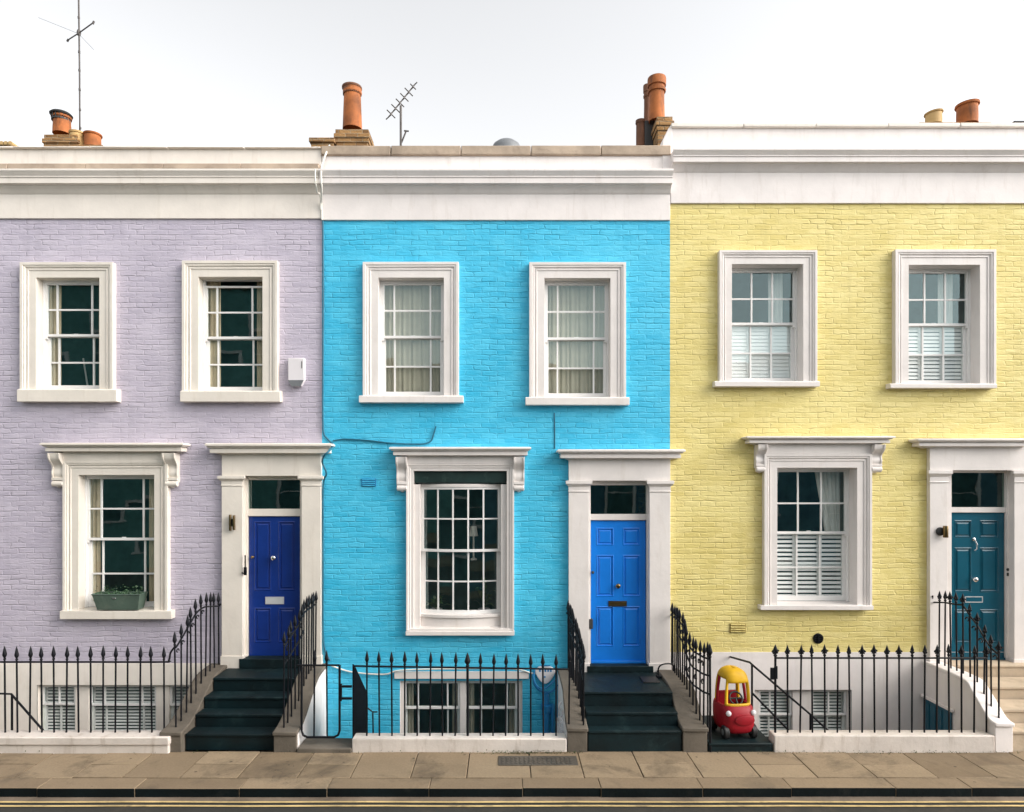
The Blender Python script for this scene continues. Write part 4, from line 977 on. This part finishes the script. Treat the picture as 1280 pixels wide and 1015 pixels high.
# ------------------------------------------------------------------ fixtures and loose things
def W0(q, py, y=0): return X(q, y), Z(py, y)
t = thing('alarm_box', 'small white alarm box on the lavender wall', 'alarm', (X(370), 0, Z(466)))
x0, x1, z0, z1 = X(361, -.04), X(381.5, -.04), Z(483, -.04), Z(448, -.04)
mb = MB(); mb.prism_y([(x0, z0 + .09), (x0 + .05, z0), (x1 - .05, z0), (x1, z0 + .09), (x1, z1), (x0, z1)], -.085, .0); obj('casing', mb, M['alarm'], t, .01)
mb = MB(); mb.prism_y([(x0 + .004, z0 + .084), (x0 + .05, z0 - .006), (x1 - .05, z0 - .006), (x1 - .004, z0 + .084)], -.092, -.086); obj('underside_plate', mb, M['lead'], t, .004)  # grey plate gives the casing its darker underside tone
mb = MB(); mb.box(x1 - .04, x1 - .03, -.088, -.0855, z1 - .15, z1 - .05); obj('badge', mb, M['soot'], t)
def slat_lamp(label, px0, px1, py0, py1, y):
    t = thing('wall_lamp', label, 'lamp', (X((px0 + px1) / 2, y), y, Z(py1, y)), 'porch wall lamps')
    x0, x1, z0, z1 = X(px0, y), X(px1, y), Z(py1, y), Z(py0, y); mb = MB(); mid = (x0 + x1) / 2
    mb.box(mid - .02, mid + .02, y - .02, y, (z0 + z1) / 2 - .05, (z0 + z1) / 2 + .05); obj('bracket', mb, M['soot'], t, .004)
    return t, x0, x1, z0, z1
t, x0, x1, z0, z1 = slat_lamp('bronze twin-bar wall lamp on the cream pilaster beside the navy door', 288.5, 295, 643, 663, -.075)
mb = MB(); mb.box(x0, x0 + .022, -.145, -.096, z0, z1); mb.box(x1 - .022, x1, -.145, -.096, z0 + .01, z1 - .01); obj('lamp_body', mb, M['brass'], t, .003)
t, x0, x1, z0, z1 = slat_lamp('dark cylinder wall lamp on the white pilaster beside the teal door', 1170, 1182, 657, 671.5, -.075)
mb = MB(); mb.lathe([(.001, z0), (.032, z0), (.034, z0 + .01), (.034, z1 - .01), (.032, z1), (.001, z1)], 18, (x1 - .035, -.13, 0)); obj('lamp_body', mb, M['brass'], t)
mb = MB(); mb.lathe([(.06, .0), (.06, -.02), (.045, -.03), (.001, -.032)], 18, (x0 + .055, -.075, (z0 + z1) / 2), axis='y'); obj('lamp_base', mb, M['soot'], t)
t = thing('bell_pull', 'black iron bell pull on the cream pilaster beside the navy door', 'bell pull', (X(306, -.05), -.05, Z(717)))
mb = MB(); mb.tube([W(306.5, 694, -.10), W(306.5, 714, -.10), W(304.5, 717, -.10), W(302.5, 716, -.09)], .010, 8); mb.tube([W(306.5, 696, -.10), W(306.5, 696, -.074)], .008, 6); obj('handle', mb, M['iron'], t)
mb = MB(); mb.box(X(304.5, -.08), X(308.5, -.08), -.085, -.075, Z(719, -.08), Z(709, -.08)); obj('back_plate', mb, M['iron'], t, .003)
t = thing('door_bell', 'tiny round bell push on the white frame right of the teal door', 'bell', (X(1259.5, .03), .03, Z(714)))
mb = MB(); mb.lathe([(.022, 0), (.02, -.01), (.008, -.012)], 14, (X(1260, .035), .04, Z(712, .035)), axis='y'); mb.box(X(1258.6, .035), X(1261.4, .035), .03, .04, Z(720, .035), Z(716, .035)); obj('button', mb, M['soot'], t)

# planter on the lavender sill
yP = -.02; t = thing('planter', 'sage green metal trough of herbs on the lavender window ledge', 'planter', (X(146, yP), yP, Z(763, yP)))
pz0, pz1 = Z(762.5, YS) + .012, Z(742.5, -.1); a0, a1, c0, c1 = X(122, -.1), X(173, -.1), X(117, -.1), X(177, -.1)
def frustum(mb, a0, a1, ya0, ya1, z0, b0, b1, yb0, yb1, z1, inner=.012):
    lo = [(a0, ya0, z0), (a1, ya0, z0), (a1, ya1, z0), (a0, ya1, z0)]; hi = [(b0, yb0, z1), (b1, yb0, z1), (b1, yb1, z1), (b0, yb1, z1)]
    L = [mb.vert(p) for p in lo]; Hh = [mb.vert(p) for p in hi]; I = [mb.vert(p) for p in ((b0 + inner, yb0 + inner, z1), (b1 - inner, yb0 + inner, z1), (b1 - inner, yb1 - inner, z1), (b0 + inner, yb1 - inner, z1))]
    J = [mb.vert((mb.v[i][0], mb.v[i][1], z1 - .05)) for i in I]
    mb.face(L[::-1]); mb.face(J)
    for A, B in ((L, Hh), (Hh, I), (I, J)):
        for k in range(4): mb.face([A[k], A[(k + 1) % 4], B[(k + 1) % 4], B[k]])
mb = MB(); frustum(mb, a0, a1, -.115, .05, pz0, c0, c1, -.15, .075, pz1); tr = obj('trough', mb, M['planter'], t, .005)
mb = MB(); mb.tube([(c0, -.15, pz1), (c1, -.15, pz1), (c1, .075, pz1), (c0, .075, pz1), (c0, -.15, pz1)], .009, 6); obj('rim', mb, M['planter'], tr)
mb = MB(); mb.box((c0 + c1) / 2 - .05, (c0 + c1) / 2 - .0, -.150, -.142, pz1 - .065, pz1 - .045); obj('handle', mb, M['chrome'], tr, .003)
mb = MB()
for k in range(420):
    x, y, z = random.uniform(c0 + .02, c1 - .02), random.uniform(-.13, .055), pz1 - .03 + random.random() ** 1.4 * .10 * (1 + .5 * math.sin(k * .37 + random.random()))
    s = random.uniform(.008, .018); a = Vector((random.uniform(-1, 1), random.uniform(-1, 1), random.uniform(-.3, 1))).normalized() * s; b = a.cross(Vector((random.uniform(-1, 1), random.uniform(-1, 1), random.uniform(-1, 1)))).normalized() * s * .6
    p = Vector((x, y, z)); mb.quad(p - a, p + b, p + a, p - b)
obj('plant', mb, M['leaf'], t, smooth=0)

# plaque, hose and roundel in the blue area
t = thing('wall_plaque', 'white shield-shaped enamel plaque hanging on the blue basement wall', 'plaque', (X(682), -.03, Z(845)))
pts = []
for k in range(24):
    a = 2 * math.pi * k / 24; u = math.cos(a); v = math.sin(a); pts.append((X(681.5, -.05) + .145 * u * (1 - .35 * max(0, -v)), Z(840, -.05) + (.09 * v if v > 0 else .17 * v)))
mb = MB(); mb.prism_y(pts, -.06, -.013); pl = obj('plate', mb, M['porcelain'], t, .008)
mb = MB()
for k in range(5): mb.box(X(674 + k * 3.4, -.07), X(676 + k * 3.4, -.07), -.063, -.060, Z(840, -.07), Z(836.5, -.07))
mb.box(X(676, -.07), X(688, -.07), -.063, -.060, Z(833, -.07), Z(831.5, -.07)); mb.lathe([(.014, 0), (.012, -.012)], 10, (X(681, -.06), -.06, Z(846, -.06)), axis='y'); obj('lettering', mb, M['bluepipe'], t)
t = thing('hose', 'pale blue hose looped in a slack curve below the shield plaque', 'hose', (X(680), -.06, Z(865)))
mb = MB(); mb.tube(smooth3([W(668, 838, -.05), W(667, 852, -.06), W(671, 860, -.07), W(679, 865, -.07), W(690, 864, -.07), W(697, 856, -.08)]), .013, 7); mb.tube(smooth3([W(666, 842, -.05), W(670, 856, -.09), W(680, 861, -.1), W(694, 850, -.08)]), .011, 7); obj('loop', mb, M['bluepipe'], t)
mb = MB(); mb.tube([W(683, 866, -.06), W(683, 905, -.06), W(683, 990, -.06)], .04, 12); mb.tube([W(677, 893, -.05), W(688, 893, -.05), W(689, 884, -.05)], .014, 8); mb.lathe([(.06, -.04), (.075, .03), (.075, .06), (.05, .06)], 14, W(683, 886, -.06)); obj('downpipe', mb, M['bluepipe'], blu, smooth=50)
mb = MB(); mb.tube([W(690.5, 880, -.06), W(691, 990, -.06)], .026, 10); obj('downpipe', mb, M['bluepipe'], blu, smooth=50)
t = thing('iron_roundel', 'white ornamental iron wheel leaning at the foot of the dark step wall', 'ornament', (.70, -.95, .4))
mb = MB(); cx, cy, cz = X(700.5, -.95), -.95, Z(909, -.95); rr = .125
ring = [(cx + .35 * rr * math.cos(2 * math.pi * k / 28), cy - rr * .75 * math.cos(2 * math.pi * k / 28), cz + rr * math.sin(2 * math.pi * k / 28)) for k in range(29)]
mb.tube(ring, .012, 6, False); mb.tube([(cx + (p[0] - cx) * .55, cy + (p[1] - cy) * .55, cz + (p[2] - cz) * .55) for p in ring], .009, 6, False)
for k in range(0, 28, 3): p = ring[k]; mb.tube([(cx, cy, cz), p], .006, 5)
obj('wheel', mb, M['porcelain'], t)
mb = MB(); mb.tube(smooth3([(cx, cy, cz + rr), (cx + .03, cy, cz + .2), (cx - .02, cy, cz + .27), (cx + .01, cy, cz + .33)]), .012, 6); obj('stem', mb, M['porcelain'], t)

# boot scraper and mat by the azure door
t = thing('boot_scraper', 'low black iron hoop boot scraper beside the azure door', 'boot scraper', (X(826, -.25), -.25, .6))
y = -.28; mb = MB(); mb.tube(smooth3([W(823, 846, y - .1), W(823, 836, y - .1), W(827, 831, y - .08), W(836, 829.5, y), W(842, 832, y + .05), W(842, 839, y + .05)]), .011, 7); obj('hoop', mb, M['iron'], t)
mb = MB(); mb.box(X(820, -.35), X(826, -.35), -.40, -.33, .596, .63); obj('foot', mb, M['iron'], t, .004)
t = thing('door_mat', 'small dark mat lying beside the boot scraper on the landing', 'mat', (X(812, -.5), -.5, .6))
mb = MB(); mb.box(X(802, -.5), X(823, -.5), -.62, -.36, .5955, .612); obj('pile', mb, M['blackplastic'], t, .006)

# houseplants and lamp behind the bowed window
for k, (pxp, lab, hh) in enumerate(((545, 'leafy houseplant low in the left panes of the bowed window', .42), (605, 'tall leafy houseplant in the right panes of the bowed window', .62))):
    yy = .42; t = thing('houseplant', lab, 'plant', (X(pxp, yy), yy, Z(775, yy)), 'houseplants behind the bowed window')
    mb = MB(); mb.lathe([(.06, 0), (.09, .16), (.095, .17), (.08, .165)], 16, (X(pxp, yy), yy, Z(775, yy))); obj('pot', mb, M['porcelain'], t)
    mb = MB()
    for j in range(26):
        a = random.uniform(0, 6.28); L = random.uniform(.15, .34); el = random.uniform(.2, 1.3); z0 = Z(775, yy) + .16 + random.random() * (hh - .3); p0 = Vector((X(pxp, yy), yy, z0))
        d = Vector((math.cos(a) * math.cos(el), math.sin(a) * math.cos(el) * .7, math.sin(el))); s = d.cross(Vector((0, 0, 1))).normalized() * .03; m = p0 + d * L * .55; e = p0 + d * L - Vector((0, 0, L * .3))
        i = [mb.vert(q) for q in (p0, m - s, e, m + s)]; mb.face(i)
    mb.tube([(X(pxp, yy), yy, Z(775, yy) + .1), (X(pxp, yy), yy, Z(775, yy) + hh - .1)], .008, 5)
    obj('foliage', mb, M['darkleaf'], t, smooth=0)
t = thing('table_lamp', 'pale shaded lamp standing inside the bowed window', 'lamp', (X(592, .5), .5, Z(735, .5)))
mb = MB(); mb.lathe([(.05, 0), (.05, .02), (.014, .04), (.014, .42)], 14, (X(592, .5), .5, Z(700, .5))); obj('stand', mb, M['lampshade'], t)
mb = MB(); mb.lathe([(.07, 0), (.045, .15)], 18, (X(592, .5), .5, Z(670, .5)), caps=False); obj('lamp_shade', mb, M['lampshade'], t)

# ------------------------------------------------------------------ toy car
def toy_car():
    t = thing('toy_car', 'red and yellow ride-on plastic toy car parked on the basement landing', 'toy car', (X(916, -1.12), -1.12, .111)); t.rotation_euler = (0, 0, R(14))
    # local axes: front of the car towards -y
    def ring(w, l0, l1, z, n=28, p=3.2, bulge=0):
        out = []
        for k in range(n):
            a = 2 * math.pi * k / n; c_, s_ = math.cos(a), math.sin(a); u = abs(c_) ** (2 / p) * (1 if c_ > 0 else -1); v = abs(s_) ** (2 / p) * (1 if s_ > 0 else -1)
            out.append((u * w, (l0 + l1) / 2 + v * (l1 - l0) / 2, z))
        return out
    mb = MB(); rows = [ring(.17, -.25, .25, .07), ring(.205, -.285, .27, .10), ring(.22, -.305, .28, .16), ring(.222, -.30, .28, .24), ring(.222, -.285, .28, .32), ring(.215, -.25, .275, .375), ring(.20, -.225, .265, .40), ring(.165, -.18, .23, .395), ring(.16, -.17, .22, .30), ring(.15, -.16, .21, .18)]
    ids = [[mb.vert(p) for p in r] for r in rows]
    for A, B in zip(ids, ids[1:]):
        for k in range(len(A)): mb.face([A[k], A[(k + 1) % len(A)], B[(k + 1) % len(B)], B[k]])
    mb.face(ids[0][::-1]); mb.face(ids[-1])
    body = obj('body', mb, M['redplastic'], t, smooth=50, local=True)
    mb = MB(); mb.lathe([(.12, .0), (.115, -.02), (.08, -.03), (.001, -.032)], 24, (.03, -.295, .25), axis='y'); 
    for i, v in enumerate(mb.v): mb.v[i] = (v[0] * 1.1, v[1], .25 + (v[2] - .25) * .55)
    obj('grille', mb, M['redplastic'], body, smooth=50, local=True)
    for s in (-1, 1):
        mb = MB(); mb.lathe([(.034, .0), (.034, -.015), (.026, -.028), (.001, -.032)], 18, (s * .165, -.255, .33), axis='y'); obj('headlight', mb, M['porcelain'], t, smooth=50, local=True)
    # roof: one moulded shell with arched openings
    import bmesh
    prof = [(.385, 1.0), (.43, 1.0), (.48, .99), (.53, .975), (.58, .955), (.63, .93), (.68, .895), (.72, .85), (.755, .79), (.79, .69), (.815, .55), (.832, .36), (.84, .16), (.842, .02)]
    n = 56; mb = MB(); rows = []
    for z, k in prof:
        row = []
        for q in range(n):
            a = 2 * math.pi * (q + .5) / n; c_, s_ = math.cos(a), math.sin(a); e = 2 / 3.0
            u = abs(c_) ** e * (1 if c_ > 0 else -1); v = abs(s_) ** e * (1 if s_ > 0 else -1)
            row.append(mb.vert((u * .205 * k, .015 + v * .235 * (.25 + .75 * k), z)))
        rows.append(row)
    def gap(q, zc):
        a = math.degrees(2 * math.pi * (q + 1) / n) % 360
        d = lambda c0: abs((a - c0 + 180) % 360 - 180)
        if d(270) < 41 and .43 < zc < .70 - .0: return True        # windscreen
        if d(90) < 36 and .43 < zc < .70: return True              # rear opening
        if (d(0) < 33 or d(180) < 33) and zc < .71: return True    # door openings
        return False
    for r in range(len(rows) - 1):
        zc = (prof[r][0] + prof[r + 1][0]) / 2
        for q in range(n):
            if not gap(q, zc): mb.face([rows[r][q], rows[r][(q + 1) % n], rows[r + 1][(q + 1) % n], rows[r + 1][q]])
    roof = obj('roof', mb, M['yellowplastic'], t, smooth=60, local=True)
    so_ = roof.modifiers.new('shell', 'SOLIDIFY'); so_.thickness = .044; so_.offset = -1
    sb_ = roof.modifiers.new('round', 'SUBSURF'); sb_.levels = 1; sb_.render_levels = 1
    for s in (-1, 1):                        # red grab posts in the side openings
        mb = MB(); mb.tube(smooth3([(s * .195, .05, .39), (s * .18, .06, .55), (s * .15, .07, .73)]), [.02] * 11, 8); obj('grab_post', mb, M['redplastic'], body, smooth=60, local=True)
    mb = MB(); mb.tube([(.085 * math.cos(2 * math.pi * k / 20), -.10 + .05 * math.sin(2 * math.pi * k / 20), .47 + .07 * math.sin(2 * math.pi * k / 20)) for k in range(21)], .012, 7, False); mb.tube([(-.08, -.10, .47), (.08, -.10, .47)], .011, 6); mb.tube([(0, -.10, .47), (0, -.17, .38)], .014, 8)
    obj('steering_wheel', mb, M['blackplastic'], t, smooth=60, local=True)
    mb = MB(); mb.box(-.13, .13, .02, .20, .20, .25); mb.box(-.13, .13, .17, .21, .25, .50); obj('seat', mb, M['redplastic'], t, .02, local=True, seg=3)
    for s in (-1, 1):
        for y, r in ((-.20, .085), (.20, .085)):
            mb = MB(); mb.lathe([(r * .5, -.035), (r * .86, -.035), (r, -.025), (r, .025), (r * .86, .035), (r * .5, .035)], 22, (s * .185, y, r), axis='x'); w = obj('wheel', mb, M['blackplastic'], t, smooth=40, local=True)
            mb = MB(); mb.lathe([(.001, -.041), (r * .3, -.041), (r * .45, -.036), (r * .45, .036), (r * .3, .041), (.001, .041)], 16, (s * .185, y, r), axis='x'); obj('rim', mb, M['lead'], w, smooth=40, local=True)
    return t
tc = toy_car(); tc.scale = (.98, .86, 1.0); tc.rotation_euler = (0, 0, R(7))

# ------------------------------------------------------------------ pavement, kerb, road
yb_, yk, yk2 = -1.45, 7.61 - D0, 7.35 - D0
mb = MB(); mb.box(-30, 30, yk2 + .10, yb_ + .03, -.30, -.020); struct('pavement_bed', mb, M['joint'])
jx = [5, 70, 136, 193, 259, 325, 393, 454, 523, 587, 661, 722, 790, 858, 924, 989, 1057, 1127, 1194, 1260]
jx = [X(q, yb_) for q in jx]
while jx[0] > -14: jx.insert(0, jx[0] - random.uniform(.6, .68))
k0 = len(jx) - 20
while jx[-1] < 14: jx.append(jx[-1] + random.uniform(.6, .68))
mb = MB(); ym = (yb_ + yk) / 2
cvx0, cvx1, cvy0, cvy1 = X(623, -1.55), X(720, -1.55), Z and (850 * H / 357 - D0), (850 * H / 345.5 - D0)
for i, (a, b) in enumerate(zip(jx, jx[1:])):
    split = (i - k0) % 2 == 0
    for y0, y1 in (((yk, ym + random.uniform(-.03, .03)), None) if split else ((yk, yb_), None))[:1]:
        spans = [(y0, y1), (y1, yb_)] if split else [(y0, y1)]
        for s0, s1 in spans:
            dz = random.uniform(-.004, .004); g = .0045; st = len(mb.v); mb.box(a + g, b - g, s0 + g, s1 - (g if s1 != yb_ else -.02), -.05, 0 + dz)
            tl = random.uniform(-.004, .004)
            for v in range(st, st + 8):
                x, y, z = mb.v[v]
                if z > -.02: mb.v[v] = (x, y, z + (tl if x > (a + b) / 2 else -tl) * .5)
struct('pavement', mb, M['slab'], .006)
mb = MB(); x = -14.3
while x < 14.5:
    L = random.uniform(.8, 1.15); dz = random.uniform(-.006, .004); mb.m = 0; st = len(mb.f)
    mb.box(x + .002, x + L - .002, yk2 + random.uniform(-.012, .010), yk - .006, -.28, dz)
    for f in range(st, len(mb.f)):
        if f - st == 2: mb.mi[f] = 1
    x += L
struct('kerb', mb, [M['kerb'], M['kerbface']], .007)
zr_ = -.10
mb = MB(); mb.quad((-60, -30, zr_), (60, -30, zr_), (60, yk2 + .05, zr_), (-60, yk2 + .05, zr_)); struct('road', mb, M['asphalt'], smooth=0)
mb = MB(); y0, y1 = yk2 - .11, yk2 - .0; mb.quad((-30, y0, zr_ + .004), (30, y0, zr_ + .004), (30, y1 + .01, zr_ + .004), (-30, y1 + .01, zr_ + .004)); struct('gutter', mb, M['gutter'], smooth=0)
for q in (1003.2, 1008.2):
    yy = 850 * (H - zr_) / (q - 600) - D0; mb = MB(); n = 160; w = .034
    top = [(-20 + 40 * k / n, yy + .006 * math.sin(k * .7) * random.uniform(.2, 1)) for k in range(n + 1)]
    for (xa, ya), (xb, yb2) in zip(top, top[1:]): mb.quad((xa, ya - w / 2, zr_ + .008), (xb, yb2 - w / 2, zr_ + .008), (xb, yb2 + w / 2, zr_ + .008), (xa, ya + w / 2, zr_ + .008))
    struct('road_marking', mb, M['line'], smooth=0)
mb = MB(); mb.quad((-300, -300, -1.8), (300, -300, -1.8), (300, 300, -1.8), (-300, 300, -1.8)); struct('ground', mb, M['ground'], smooth=0)
# coal-hole cover set in the pavement
t = thing('inspection_cover', 'dark rectangular iron inspection cover in the pavement before the blue house', 'manhole cover', ((cvx0 + cvx1) / 2, (cvy0 + cvy1) / 2, 0))
mb = MB(); mb.box(cvx0, cvx1, cvy0, cvy1, -.03, .008); pl = obj('cover_plate', mb, M['cover'], t, .004)
mb = MB()
for i in range(16):
    for j in range(3):
        xa = cvx0 + .04 + i * (cvx1 - cvx0 - .08) / 16; ya = cvy0 + .03 + j * (cvy1 - cvy0 - .06) / 3; mb.box(xa, xa + .028, ya, ya + .05, .0082, .013)
obj('tread_pattern', mb, M['cover'], pl, .002)
# weeds in the joint at the foot of the walls
mb = MB()
for k in range(900):
    r = random.random(); x = random.gauss(X(665, -1.47), .35) if r < .5 else (random.uniform(-7.4, 7.3) if r < .8 else random.gauss(X(1100, -1.47), .9))
    if x > X(728, -1.46) and x < X(888, -1.46): continue
    p = Vector((x, -1.475 - abs(random.gauss(0, .018)), random.random() ** 2 * .035 + .003)); s = random.uniform(.004, .012)
    a = Vector((random.uniform(-1, 1), random.uniform(-1, 1), random.uniform(0, 1))).normalized() * s; b = a.cross(Vector((random.uniform(-1, 1), random.uniform(-1, 1), 1))).normalized() * s * .6; mb.quad(p - a, p + b, p + a, p - b)
w = obj('weeds', mb, M['moss'], smooth=0); tag(w, 'small green weeds and moss growing at the foot of the low walls', 'weeds', None, 'stuff')

# ------------------------------------------------------------------ other side of the street: unseen houses added for pane reflections and lower shade
YO = -15.5
mb = MB(); mb.box(-40, 40, YO, YO + 1.8, -.3, -.005); struct('pavement', mb, M['slab'], .01)
for xa, xb, hh, lab in ((-26, -16.2, 11.6, 'unseen tall sea-green house added across the street for reflections, farthest left'), (-16.2, -6.6, 11.4, 'unseen tall sea-green house added for reflections, behind the camera to the left'),
                        (-6.6, 2.0, 7.6, 'unseen low slate-green house added straight across the street for reflections'), (2.0, 11.0, 7.4, 'unseen low slate-blue house added across the street for reflections, to the right'), (11.0, 22.0, 7.8, 'unseen low slate-blue house added across the street for reflections, farthest right')):
    t = thing('terraced_house', lab, 'house', ((xa + xb) / 2, YO, 0), 'added houses across the street')
    mb = MB(); mb.box(xa + .01, xb - .01, YO - 7, YO, -.3, hh - .5); obj('wall', mb, M['oppgreen'] if xa < -6.7 else (M['oppslate'] if xa < 0 else M['oppblue']), t, smooth=0)
    mb = MB(); mb.box(xa + .01, xb - .01, YO - 7.1, YO + .12, hh - .499, hh); obj('parapet', mb, M['coping'], t, .02)
    for fl in range(int(hh // 3)):
        for f in (.2, .5, .8):
            xc = xa + (xb - xa) * f; z0 = 1.2 + fl * 3.0
            mb = MB(); mb.ring3(xc - .45, xc + .45, z0, z0 + 1.6, [(0, YO - .01), (0, YO + .05), (.12, YO + .05), (.12, YO)]); mb.box(xc - .62, xc + .62, YO, YO + .1, z0 - .08, z0); mb.box(xc - .45, xc + .45, YO + .012, YO + .03, z0 + .78, z0 + .82)
            wn = obj('window', mb, M['trim'], t)
            mb = MB(); mb.quad((xc - .45, YO + .008, z0), (xc + .45, YO + .008, z0), (xc + .45, YO + .008, z0 + 1.6), (xc - .45, YO + .008, z0 + 1.6)); obj('pane', mb, M['interior'], wn, smooth=0)

# ------------------------------------------------------------------ light
world = bpy.data.worlds.new('World'); sc.world = world; world.use_nodes = True
nt = world.node_tree
for n in list(nt.nodes): nt.nodes.remove(n)
SUN_EL, SUN_AZ = R(33), R(109)            # azimuth clockwise from +y: the sun is high, in front and to the right
sky = nt.nodes.new('ShaderNodeTexSky'); sky.sky_type = 'NISHITA'; sky.sun_disc = False; sky.sun_elevation = SUN_EL; sky.sun_rotation = SUN_AZ
sky.air_density = 1.0; sky.dust_density = 2.5; sky.ozone_density = 1.0
hs = nt.nodes.new('ShaderNodeHueSaturation'); hs.inputs['Saturation'].default_value = 0.07
bg = nt.nodes.new('ShaderNodeBackground'); bg.inputs[1].default_value = 0.15
out = nt.nodes.new('ShaderNodeOutputWorld')
nt.links.new(sky.outputs[0], hs.inputs['Color']); nt.links.new(hs.outputs[0], bg.inputs[0]); nt.links.new(bg.outputs[0], out.inputs[0])
sd = bpy.data.lights.new('sun', 'SUN'); sd.energy = 0.85; sd.angle = R(50); sd.color = (1.0, .86, .70)
so = bpy.data.objects.new('sun', sd); col.objects.link(so)
dirv = Vector((math.sin(SUN_AZ) * math.cos(SUN_EL), math.cos(SUN_AZ) * math.cos(SUN_EL), math.sin(SUN_EL)))
so.rotation_euler = (-dirv).to_track_quat('-Z', 'Y').to_euler(); so.location = dirv * 30

# ------------------------------------------------------------------ camera
cd = bpy.data.cameras.new('camera'); cam = bpy.data.objects.new('camera', cd); col.objects.link(cam); sc.camera = cam
cam.location = (0, -D0, H); cam.rotation_euler = (R(90), 0, 0)
cd.sensor_width = 36; cd.lens = 36 * F / 1280; cd.shift_x = (640 - 630) / 1280; cd.shift_y = (600 - 507.5) / 1280
cd.clip_start = .1; cd.clip_end = 1000
vs = sc.view_settings; sc.display_settings.display_device = 'sRGB'
vs.view_transform = 'Standard'; vs.look = 'None'; vs.gamma = 1; vs.exposure = 1.24; vs.use_curve_mapping = False
